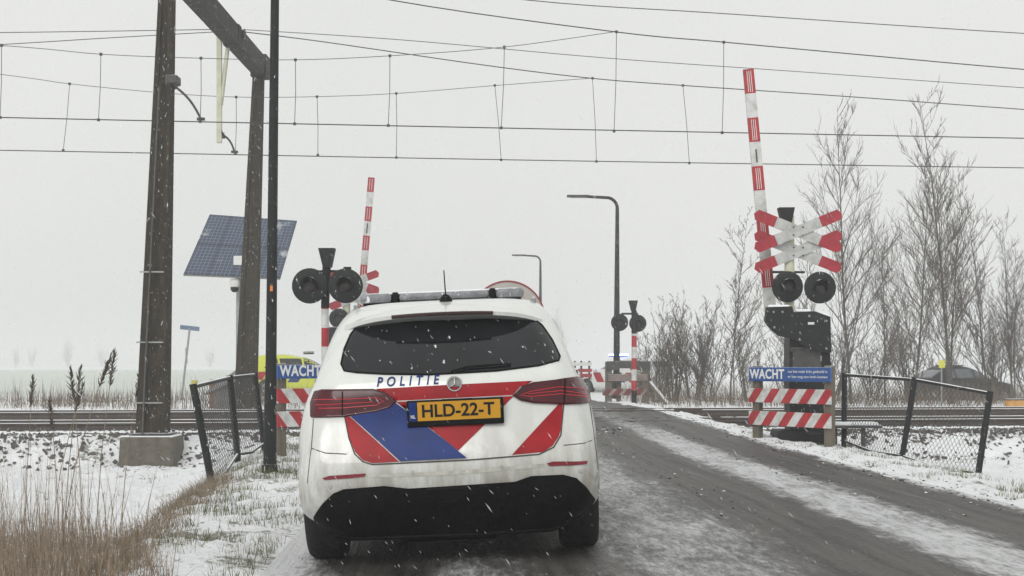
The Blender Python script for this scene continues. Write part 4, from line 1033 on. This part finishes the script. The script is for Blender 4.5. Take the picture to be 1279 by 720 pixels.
# roof light bar
lb = MB().box((0, 0, 0), (1.08, .22, .02), bev=.008).build('light_bar', M_prim, pc, loc=(-.03, 1.75, 1.612))
M_lens = mat('icy_lens', (.10, .105, .115), .4, var=.35, scale=16, bump=.3, specks=.6, col2=(.27, .28, .30))
for x0, x1, h in ((-.56, -.34, .066), (-.295, .325, .052), (.365, .56, .066)):
    MB().box(((x0 + x1) / 2, 0, .036), (x1 - x0, .26, h), bev=.025).build('lens', M_lens, lb, smooth=True)
for x in (-.317, .345): MB().box((x, 0, .036), (.04, .27, .076), bev=.008).build('divider', M_prim, lb)
MB().box((0, 0, .066), (1.04, .2, .014), bev=.006).build('snow_cap', M_snow, lb)
for x in (-.45, .45): MB().box((x, 1.75, 1.585), (.1, .16, .06), bev=.02).build('bar_foot', M_paint, pc)
q = CMi @ W(557, 378, 8.95)
an = MB().lathe((q.x, q.y, 1.56), (0, 0, 1), [(0, .045), (.03, .036), (.05, .018), (.055, .006)], 14).build('antenna', M_prim, pc, smooth=True)
MB().tube([(q.x, q.y, 1.60), (q.x - .005, q.y + .02, 1.765)], [.0045, .0035], 6).build('whip', M_prim, an)
for x in (-.56, .57): MB().box((x, 1.0, 1.565), (.035, .06, .04), bev=.01).build('roof_clip', M_galv, pc)
for x in (-.78, .78):
    for y in (.86, 3.58): wheel(pc, x, y, .335, .23)
    mo = MB().box((x * 1.13, 3.02, 1.04), (.2, .12, .15), bev=.05).build('door_mirror', M_paint, pc, smooth=True)
    MB().box((x * 1.13, 2.955, 1.04), (.16, .01, .11)).build('mirror_glass', M_glass, mo)
    MB().box((x * 1.12, 3.03, 1.02), (.1, .06, .05)).build('mirror_arm', M_prim, mo)
# side windows and stripes
def side_windows(tree, parent, segs, z0=1.09, z1=1.44, m=M_glass):
    for sd_ in ('L', 'R'):
        for (a, b, c, d) in segs: decal(tree, [(a, z0), (b, z0), (d, z1), (c, z1)], sd_, .004, 'side_window', m, parent, .06)
side_windows(bt, pc, [(.75, 1.3, .95, 1.25), (1.38, 2.2, 1.33, 2.15), (2.28, 3.05, 2.23, 2.55)])
for sd_ in ('L', 'R'):
    for k in range(5):
        y0 = 1.35 + k * .32
        decal(bt, [(y0, .62), (y0 + .16, .62), (y0 + .36, .96), (y0 + .2, .96)], sd_, .003, 'stripe', M_blu if k % 2 else M_red, pc, .06)
    for l in ([(1.34, .45), (1.3, 1.08)], [(2.24, .4), (2.24, 1.08)], [(3.1, .4), (3.1, 1.02)]): strip(bt, l, .004, sd_, .0, 'door_gap', MC['gap_dark'], pc)
decal(bt, [(-.60, 1.06), (.60, 1.06), (.5, 1.42), (-.5, 1.42)], 'f', .004, 'windscreen', M_glass, pc, .08)
for s_ in (-1, 1): decal(bt, [(s_ * .45, .68), (s_ * .8, .72), (s_ * .8, .82), (s_ * .5, .82)], 'f', .01, 'headlight', M_lens, pc, .08)

# other vehicles
SUV = [(a, b, c, d, e, f) for a, b, c, d, e, f in HATCH]
SEDAN = [(z, w_, yr * 1.0 + (0 if z < 1.0 else (z - 1.0) * 1.1), yf, rx, ry) for z, w_, yr, yf, rx, ry in HATCH]
def small_car(name, label, cat, px, py_ground, d, yaw, paint, tab=SUV, scl=1.0, stripes=None, lightbar=None, glass=None):
    glass = glass or M_glass
    b = W(px, py_ground, d); b.z = gz(b.x, b.y) - (.0 if px > 900 else .12 if px > 700 else .0)
    th = thing(name, label, cat, b, yaw); th.scale = (scl, scl, scl)
    tab2 = [(z, w_, yr - 2.2, yf - 2.2, rx, ry) for z, w_, yr, yf, rx, ry in tab]
    o, tr = make_body(th, paint, tab2, (-1.34, 1.38))
    side_windows(tr, th, [(-1.45 + (.35 if tab is SEDAN else 0), -.9, -1.2 + (.3 if tab is SEDAN else 0), -.95), (-.82, 0, -.87, -.05), (.08, .85, .03, .35)], m=glass)
    decal(tr, [(-.6, 1.1), (.6, 1.1), (.5, 1.4), (-.5, 1.4)], 'r', .004, 'rear_window', glass, th, .08)
    decal(tr, [(-.60, 1.06), (.60, 1.06), (.5, 1.42), (-.5, 1.42)], 'f', .004, 'windscreen', glass, th, .08)
    for s_ in (-1, 1):
        decal(tr, [(s_ * .4, .86), (s_ * .82, .86), (s_ * .82, 1.0), (s_ * .5, 1.0)], 'r', .01, 'tail_light', M_lamp, th, .08)
        decal(tr, [(s_ * .45, .68), (s_ * .8, .72), (s_ * .8, .82), (s_ * .5, .82)], 'f', .01, 'headlight', M_lens, th, .08)
        for y in (-1.34, 1.38): wheel(th, s_ * .78, y, .33, .22)
        MB().box((s_ * .97, .85, 1.04), (.2, .12, .14), bev=.04).build('door_mirror', paint, th)
    mb = MB().box((0, 0, .24), (1.4, 3.9, .14)); mb.build('underbody', M_prim, th)
    if stripes:
        for sd_ in ('L', 'R'):
            for i, (a, bq, m_) in enumerate(stripes):
                decal(tr, [(a, .55), (bq, .55), (bq + .25, .95), (a + .25, .95)], sd_, .004, 'stripe', m_, th, .1)
    if lightbar:
        l_ = MB().box((0, .35, 1.63), (1.05, .22, .05), bev=.015).build('light_bar', M_prim, th)
        for x in (-.38, 0, .38): MB().box((x, .35, 1.68), (.3, .24, .07), bev=.02).build('lens', lightbar, l_)
    return th, tr
M_yel = mat('yellow_paint', (.52, .56, .03), .3, var=.08, coat=.4)
M_dcar = mat('charcoal_paint', (.008, .009, .01), .5, var=.3, spec=.12, snow=.0)
M_blit = mat('blue_beacon', (.02, .06, .6), .3, emis=(.10, .22, 1), estr=32)
small_car('emergency_car', 'bright yellow emergency estate side on beyond the tracks behind the left WACHT board', 'emergency car', 374, 480, 52, R(-72), M_yel, scl=.95,
          stripes=[(-1.9, -1.6, M_red), (-.6, -.2, M_blu), (.4, .8, M_blu)], lightbar=M_lens)
M_wp = mat('white_car_paint', (.6, .61, .6), .3, var=.1, coat=.4, snow=.2)
small_car('police_car', 'far white police car with glowing blue beacons behind the wooden barrier', 'police car', 781, 482, 60, R(48), M_wp,
          stripes=[(-1.2, -.9, M_red), (-.7, -.4, M_blu), (.4, .8, M_red), (1.0, 1.5, M_red)], lightbar=M_blit)
small_car('parked_car', 'dark grey car parked behind the bare trees at the right', 'car', 1200, 497, 54, R(-68), M_dcar, tab=SEDAN, scl=.95, glass=mat('pale_glass', (.09, .1, .11), .2, var=.3))

# ------------------------------------------------------------------ trees
def grow(seed, H, trunk_r, stems=1, spread=.1, nb=22, up=.9, twig=3):
    """returns (trunk MB, crown MB): upward sweeping bare branches with fine twigs"""
    rd = random.Random(seed); tr, cr = MB(), MB()
    def path(p, d, ln, n, wob, lift):
        pts = [p.copy()]; d = d.normalized()
        for i in range(n):
            d = (d + Vector((rd.gauss(0, wob), rd.gauss(0, wob), rd.gauss(0, wob * .5) + lift))).normalized(); p = p + d * ln / n; pts.append(p.copy())
        return pts
    for s_ in range(stems):
        a0 = rd.uniform(0, 6.28); lean = spread * rd.uniform(.3, 1)
        h = H * (1 if s_ == 0 else rd.uniform(.6, .97)); r0 = trunk_r * (1 if s_ == 0 else rd.uniform(.5, .85))
        base = Vector((math.cos(a0) * .12 * (s_ > 0), math.sin(a0) * .12 * (s_ > 0), -.1))
        P0 = path(base, Vector((math.cos(a0) * lean, math.sin(a0) * lean, 1)), h, 16, .024, .05)
        tr.tube(P0, [r0 * (1 - .95 * (i / 16) ** .7) for i in range(17)], 6)
        for k in range(nb):
            f = .14 + .84 * (k + rd.random()) / nb; i = min(15, int(f * 16)); p = P0[i].lerp(P0[i + 1], f * 16 - i)
            a = rd.uniform(0, 6.28); el = rd.uniform(.55, 1.15) * up
            d = Vector((math.cos(a), math.sin(a), math.tan(el) if el < 1.4 else 4)); ln = h * (.36 * (1 - f) + .07) * rd.uniform(.6, 1.15)
            rb = max(.008, r0 * (1 - .9 * f) * .32)
            P1 = path(p, d, ln, 7, .10, .05); cr.tube(P1, [rb * (1 - .8 * j / 7) + .002 for j in range(8)], 4, False)
            for m_ in range(max(3, int(ln * 6))):
                f2 = rd.uniform(.15, .98); j = min(6, int(f2 * 7)); q = P1[j].lerp(P1[j + 1], f2 * 7 - j)
                a2 = rd.uniform(0, 6.28); d2 = (P1[j + 1] - P1[j]).normalized() + Vector((math.cos(a2), math.sin(a2), rd.uniform(-.1, .7))) * .7
                l2 = ln * rd.uniform(.18, .42); P2 = path(q, d2, l2, 4, .14, .06); cr.tube(P2, [.008, .007, .0055, .0045, .0035], 3, False)
                for _ in range(twig):
                    f3 = rd.uniform(.2, .95); jj = min(3, int(f3 * 4)); q2 = P2[jj].lerp(P2[jj + 1], f3 * 4 - jj)
                    d3 = (P2[jj + 1] - P2[jj]).normalized() + Vector((rd.gauss(0, .5), rd.gauss(0, .5), rd.gauss(.2, .3)))
                    P3 = path(q2, d3, l2 * rd.uniform(.25, .55), 2, .12, .05); cr.tube(P3, [.0055, .0045, .003], 3, False)
    return tr, cr
PROTO = {}
def plant(kind, name, label, px, d, top_py, seed_rot, group=None, cat='tree'):
    b = W(px, 500, d); b.z = gz(b.x, b.y) - .03
    H = W(px, top_py, d).z - b.z
    if kind not in PROTO:
        spec = dict(tall=dict(H=9, trunk_r=.07, stems=1, nb=44, up=.98, spread=.03), multi=dict(H=9, trunk_r=.075, stems=3, nb=32, up=1.0, spread=.10),
                    thin=dict(H=6, trunk_r=.038, stems=2, nb=24, up=.98, spread=.08), shrub=dict(H=4, trunk_r=.035, stems=12, nb=11, up=1.05, spread=.45, twig=2), shrub2=dict(H=4, trunk_r=.03, stems=15, nb=9, up=1.0, spread=.6, twig=2))[kind]
        tr, cr = grow(hash(kind) % 97 if False else {'tall': 3, 'multi': 8, 'thin': 15, 'shrub': 21, 'shrub2': 33}[kind], **spec)
        th = thing(name, label, cat, b, seed_rot); a = tr.build('trunk', M_bark, th); c_ = cr.build('crown', M_twig, th); PROTO[kind] = (th, spec['H'])
    else:
        src = PROTO[kind][0]; th = copy_tree(src); th.name = name; th['label'] = label; th['category'] = cat
        if 'group' in th: del th['group']
    k = H / PROTO[kind][1]; th.location = b; th.rotation_euler = (0, 0, seed_rot); th.scale = (k * .8, k * .8, k) if kind in ('tall', 'multi') else (k * .95, k * .95, k)
    if group: th['group'] = group
    return th
plant('thin', 'bare_tree', 'slender bare tree just left of the raised near boom', 912, 41, 255, .3)
plant('tall', 'bare_tree', 'tall bare tree right behind the two crosses', 1063, 42, 128, 1.2)
plant('multi', 'bare_tree', 'tallest bare tree, several stems, above the dark parked car', 1190, 41, 108, 2.1)
plant('tall', 'bare_tree', 'bare tree left of the tallest one, reaching to the far wire', 1143, 43, 185, 4.0)
plant('multi', 'bare_tree', 'half height bare tree at the right edge of the picture', 1266, 42, 262, .9)
plant('thin', 'bare_tree', 'bare tree between the crosses and the second boom lamp, behind the right signal', 1010, 44, 270, 2.2)
plant('thin', 'bare_tree', 'low forked bare tree between the far fence post and parked car', 1105, 40, 280, 5.0)
plant('thin', 'bare_tree', 'bare tree right of the tallest, with drooping side branches', 1232, 44, 235, 3.4)
plant('shrub2', 'bare_shrub', 'rounded bare shrub nearest the far signal, left of the wide one', 822, 43.5, 362, 3.7, cat='shrub')
plant('shrub', 'bare_shrub', 'bare shrub between the wide shrub and the slender tree', 866, 46, 345, 5.6, cat='shrub')
plant('shrub', 'bare_shrub', 'wide bare shrub right of the far wooden barrier', 842, 44, 350, .2, cat='shrub')
plant('shrub2', 'bare_shrub', 'dense bare shrub below the slender left tree', 885, 45, 368, 1.4, cat='shrub')
plant('shrub', 'bare_shrub', 'bare shrub behind the left half of the striped boards', 935, 44, 390, 2.7, cat='shrub')
plant('shrub2', 'bare_shrub', 'bare shrub behind the barrier drive unit', 985, 46, 370, 4.2, cat='shrub')
plant('shrub', 'bare_shrub', 'bare shrub behind the left end of the right chain fence', 1040, 45, 345, 5.1, cat='shrub')
plant('shrub2', 'bare_shrub', 'bare shrub left of the parked car, under the middle tree', 1090, 46, 375, 3.3, cat='shrub')
plant('shrub', 'bare_shrub', 'bare shrub in front of the parked car windscreen pillar', 1135, 48, 350, 1.0, cat='shrub')
plant('shrub2', 'bare_shrub', 'bare shrub behind the parked car roof', 1180, 62, 385, 6.0, cat='shrub')
plant('shrub', 'bare_shrub', 'bare shrub at the bonnet of the parked car', 1243, 47, 360, .6, cat='shrub')
plant('shrub2', 'bare_shrub', 'bare shrub cut by the right picture edge', 1290, 45, 345, 2.0, cat='shrub')
plant('shrub2', 'bare_shrub', 'small bare bush at the foot of the far lamp pole', 808, 46, 415, 2.9, cat='shrub')
M_far = M_twig
for i, (px, d, tp_, rt, lb) in enumerate(((40, 620, 428, 0, 'very faint tree in the mist at the far left'), (85, 560, 416, 1, 'faint misty tree left of the thick mast, tallest of the left pair'), (128, 640, 424, 2, 'faint misty tree nearest the thick mast'), (700, 330, 385, 3, 'pale misty tree above the white car right shoulder'), (20, 600, 430, 4, 'palest tree at the left picture edge'), (262, 610, 428, 5, 'misty tree seen just right of the leaning name board'), (418, 600, 430, .5, 'misty tree glimpsed above the yellow car'), (880, 300, 405, .9, 'misty tree behind the right shrubs'), (1010, 320, 395, 1.9, 'misty tree far behind the right signal'), (1120, 300, 390, 2.5, 'misty tree far behind the parked car'), (1240, 310, 400, 3.5, 'misty tree far off beyond the right edge trees'))):
    plant('shrub' if i not in (3,) else 'multi', 'distant_tree', lb, px, d, tp_, rt)

# ------------------------------------------------------------------ reeds and grass
def blades(name, n, sampler, m, seed=1, kind='stuff'):
    rd = np.random.default_rng(seed); pts = sampler(rd, n)   # x,y,z,h,w,lean
    vs = []; fs = []
    for x, y, z, h, wd, ln in pts:
        a = rd.uniform(0, 6.28); la = rd.uniform(0, 6.28); dx, dy = math.cos(a) * wd / 2, math.sin(a) * wd / 2; lx, ly = math.cos(la) * ln, math.sin(la) * ln
        b = len(vs)
        vs += [(x - dx, y - dy, z - .02), (x + dx, y + dy, z - .02), (x + lx * .35 - dx * .8, y + ly * .35 - dy * .8, z + h * .55), (x + lx * .35 + dx * .8, y + ly * .35 + dy * .8, z + h * .55), (x + lx, y + ly, z + h)]
        fs += [(b, b + 1, b + 3, b + 2), (b + 2, b + 3, b + 4)]
    me = bpy.data.meshes.new(name); me.from_pydata(vs, [], fs); me.materials.append(m)
    o = bpy.data.objects.new(name, me); C.objects.link(o); o['kind'] = kind; return o
M_straw = mat('dry_reed', (.075, .052, .036), .8, scale=14, col2=(.36, .28, .20))
M_strawd = mat('dry_reed_dark', (.07, .055, .04), .8, scale=2, col2=(.2, .15, .10))
M_grassg = mat('winter_grass', (.05, .065, .02), .8, scale=1.2, col2=(.17, .16, .07))
def gvec(x, y): return ground(np.array(x), np.array(y))
def s_reed(rd, n):
    y = 7.6 + rd.random(n) ** 1.3 * 5.5; pxm = 190 * np.clip(1.15 - (y - 7.6) / 6.2, .1, 1.1)
    px = -30 + rd.random(n) ** 1.25 * (pxm + 40); x = (px - CX) / F * y; z = gvec(x, y)
    h = rd.uniform(.08, .40, n) * (.5 + .8 * (1 - px / 260)); tall = rd.random(n) < .13; h = np.where(tall, h * 2.3, h)
    return zip(x, y, z, h, rd.uniform(.003, .006, n), rd.uniform(.0, .14, n) * np.where(rd.random(n) < .12, 3.2, 1) + .02)
blades('reed_bed', 3300, s_reed, M_straw, 2)
def s_ridge(rd, n):
    y = rd.uniform(8, 15.6, n); xe = -1.55 - .095 * y; x = xe + rd.normal(0, .13, n) - .12; z = gvec(x, y)
    return zip(x, y, z, rd.uniform(.05, .17, n), rd.uniform(.003, .006, n), rd.uniform(.04, .16, n))
blades('dry_grass', 2600, s_ridge, M_straw, 3)
def s_verge(rd, n):
    k = 0; X_, Y_ = [], []
    while len(X_) < n:
        y = rd.uniform(7.8, 24); x = rd.uniform(-3.6, -1.35)
        if x > xl(y) - .03 or x < -1.9 - .095 * y: continue
        if mnoise.noise(Vector((x * 1.7, y * 1.3, 0))) + .35 * mnoise.noise(Vector((x * 6, y * 5, 2))) < .02 + rd.normal(0, .08): continue
        X_.append(x); Y_.append(y)
    X_, Y_ = np.array(X_), np.array(Y_); z = gvec(X_, Y_)
    return zip(X_, Y_, z, rd.uniform(.03, .11, n), rd.uniform(.003, .006, n), rd.uniform(.01, .07, n))
blades('verge_grass', 8500, s_verge, M_grassg, 4)
def s_vr(rd, n):
    X_, Y_ = [], []
    while len(X_) < n:
        y = rd.uniform(10, 26); x = xr(y) + abs(rd.normal(0, 1.0)) + .12
        if mnoise.noise(Vector((x * 2.1, y * 1.6, 5))) < .12 + rd.normal(0, .1): continue
        X_.append(x); Y_.append(y)
    X_, Y_ = np.array(X_), np.array(Y_); z = gvec(X_, Y_)
    return zip(X_, Y_, z, rd.uniform(.02, .08, n), rd.uniform(.003, .006, n), rd.uniform(.01, .05, n))
blades('verge_grass', 5200, s_vr, M_grassg, 5)
def s_ditch(rd, n):
    X_, Y_ = [], []
    while len(X_) < n:
        left = rd.random() < .6
        y = rd.uniform(12, 25); x = rd.uniform(-9, -3) if left else rd.uniform(5, 8.5)
        if mnoise.noise(Vector((x * 1.5, y * 1.5, 9))) < .33: continue
        X_.append(x); Y_.append(y)
    X_, Y_ = np.array(X_), np.array(Y_); z = gvec(X_, Y_)
    return zip(X_, Y_, z, rd.uniform(.02, .09, n), rd.uniform(.004, .008, n), rd.uniform(.01, .06, n))
blades('ditch_grass', 1500, s_ditch, M_strawd, 6)
def s_far(rd, n):
    y = rd.uniform(35.5, 46, n); x = np.where(rd.random(n) < .62, rd.uniform(-17, -3.2, n), rd.uniform(3.2, 19, n)); z = gvec(x, y)
    left = x < 0
    h = rd.uniform(.12, .5, n) * np.where(rd.random(n) < .1, 1.9, 1) * np.where(left, 1, .6)
    keep = np.array([mnoise.noise(Vector((a * .5, b * .6, 4))) > -.15 for a, b in zip(x, y)])
    return [q for q, k in zip(zip(x, y, z, h, rd.uniform(.008, .016, n), rd.uniform(.02, .12, n)), keep) if k]
blades('far_reeds', 11000, s_far, M_strawd, 7)
def s_under(rd, n):
    y = rd.uniform(38, 52, n); x = rd.uniform(3.6, 20, n); z = gvec(x, y)
    return zip(x, y, z, rd.uniform(.2, .9, n), rd.uniform(.006, .014, n), rd.uniform(.05, .5, n))
blades('undergrowth', 5000, s_under, M_strawd, 8)
# individual tall reeds with plumes
def reed(px_b, py_b, px_t, py_t, d, label, big=1.0):
    b = W(px_b, py_b, d); b.z = gz(b.x, b.y) - .05; t_ = W(px_t, py_t, d) - b
    th = thing('tall_reed', label, 'reed', b); rd = random.Random(int(px_t))
    k = Vector((t_.x * .35, .0, t_.z * .5)); pts = [Vector((0, 0, 0)), k, Vector((t_.x * .7, .01, t_.z * .8)), t_]
    MB().tube(pts, [.004, .0035, .003, .0015], 5).build('stem', M_straw, th)
    mb = MB(); ax = (t_ - pts[2]).normalized(); L_ = .26 * big
    for i in range(70):
        f = rd.random(); p = t_ - ax * L_ * (1 - f * .97); wd = .022 * math.sin(min(1, (1 - f) * 1.2 + .12) * math.pi * .75) * big
        q = p + ax * .045 + Vector((rd.gauss(0, wd), rd.gauss(0, wd), rd.gauss(0, .008)))
        mb.tube([p, (p + q) / 2 + Vector((rd.gauss(0, .004), 0, 0)), q], [.0025, .0038, .001], 3, False)
    mb.build('plume', mat('plume', (.07, .055, .045), .9, var=.4), th)
for a in ((30, 640, 41, 472, 12.5, 'tall reed leaning near the left edge, first from the left'), (75, 650, 62, 500, 12, 'short broken reed between two taller ones on the left'), (105, 650, 88, 462, 12, 'reed leaning left with a dark ragged plume'), (60, 655, 104, 480, 12.4, 'reed whose plume stands right of the ragged one'),
          (70, 680, 138, 445, 10.5, 'reed with a thin plume left of the thick mast'), (150, 640, 176, 462, 12.8, 'curved reed bending right in front of the mast foot'), ):
    reed(*a)
# the two prominent plumes
reed(78, 655, 101, 459, 11.8, 'reed with a fluffy plume bending to the right, in the middle of the left clump', 1.2)
reed(118, 660, 143, 440, 11.2, 'highest reed of the left clump with pointed plume', 1.1)

# dirty lumps on the road by the crossing
mb = MB(); rd = random.Random(5)
for i in range(1100):
    y = rd.uniform(10, 31); uu = rd.choice([rd.gauss(.02, .16), rd.gauss(.02, .16), rd.gauss(.1, .1), rd.gauss(.95, .12), rd.gauss(2.35, .15)]) if i > 60 else rd.gauss(2.2, .25)
    if i <= 60: y = rd.gauss(23.5, .7)
    x = xr(y) - uu; z = (float(roadz(x, y)) + .012) if uu > 0 else gz(x, y) + .03; r_ = rd.uniform(.004, .014) * (2.4 if i <= 60 else 1)
    q = [Vector([rd.gauss(0, 1) for _ in range(3)]).normalized() * r_ for _ in range(3)]; oc = [q[0], q[1], q[2], -q[0], -q[1], -q[2]]
    mb.add([Vector((x, y, z)) + Vector((k.x * 1.5, k.y * 1.5, k.z * .7)) for k in oc], [(0, 1, 2), (1, 3, 2), (3, 4, 2), (4, 0, 2), (1, 0, 5), (3, 1, 5), (4, 3, 5), (0, 4, 5)])
o = mb.build('mud_clods', mat('mud', (.035, .028, .02), .8, var=.4, snow=.2)); o['kind'] = 'stuff'

# ------------------------------------------------------------------ falling snow
mb = MB(); rd = random.Random(9); sl_ = Vector((.55, 0, -.8)).normalized()
for i in range(9000):
    d = 3.6 + 30 * rd.random() ** 1.1; px = rd.uniform(-120, 1400); py = rd.uniform(-80, 760); p = W(px, py, d)
    if p.z < .05 or (7.8 < d < 13.2 and -1.4 < p.x < .7 and p.z < 1.75): continue
    r_ = rd.uniform(.0006, .0014) * (1 + d * .035) * (1.8 if rd.random() < .06 else 1); l_ = r_ * rd.uniform(3, 9); dr_ = (sl_ + Vector((rd.gauss(0, .12), rd.gauss(0, .2), rd.gauss(0, .12)))).normalized()
    a = dr_.orthogonal().normalized(); b = dr_.cross(a)
    mb.add([p + dr_ * l_, p + a * r_, p + b * r_, p - a * r_, p - b * r_, p - dr_ * l_], [(0, 1, 2), (0, 2, 3), (0, 3, 4), (0, 4, 1), (5, 2, 1), (5, 3, 2), (5, 4, 3), (5, 1, 4)])
mfl = mat('snowflake', (.9, .9, .92), .7, var=.02); mfl.node_tree.nodes['Principled BSDF'].inputs['Alpha'].default_value = .3
o = mb.build('falling_snow', mfl); o['kind'] = 'stuff'

# ------------------------------------------------------------------ haze
hz = MB().box((0, 2050, 6.2), (5300, 4400, 15.0)).build('haze', mat('haze_dummy', (1, 1, 1))); hz['kind'] = 'stuff'
hm = bpy.data.materials.new('haze_air'); hm.use_nodes = True; t = hm.node_tree; t.nodes.remove(t.nodes['Principled BSDF'])
pv = t.nodes.new('ShaderNodeVolumePrincipled'); pv.inputs['Color'].default_value = (.97, .98, .985, 1); pv.inputs['Density'].default_value = .0028; pv.inputs['Anisotropy'].default_value = .2
t.links.new(pv.outputs[0], t.nodes['Material Output'].inputs['Volume'])
hz.data.materials.clear(); hz.data.materials.append(hm)
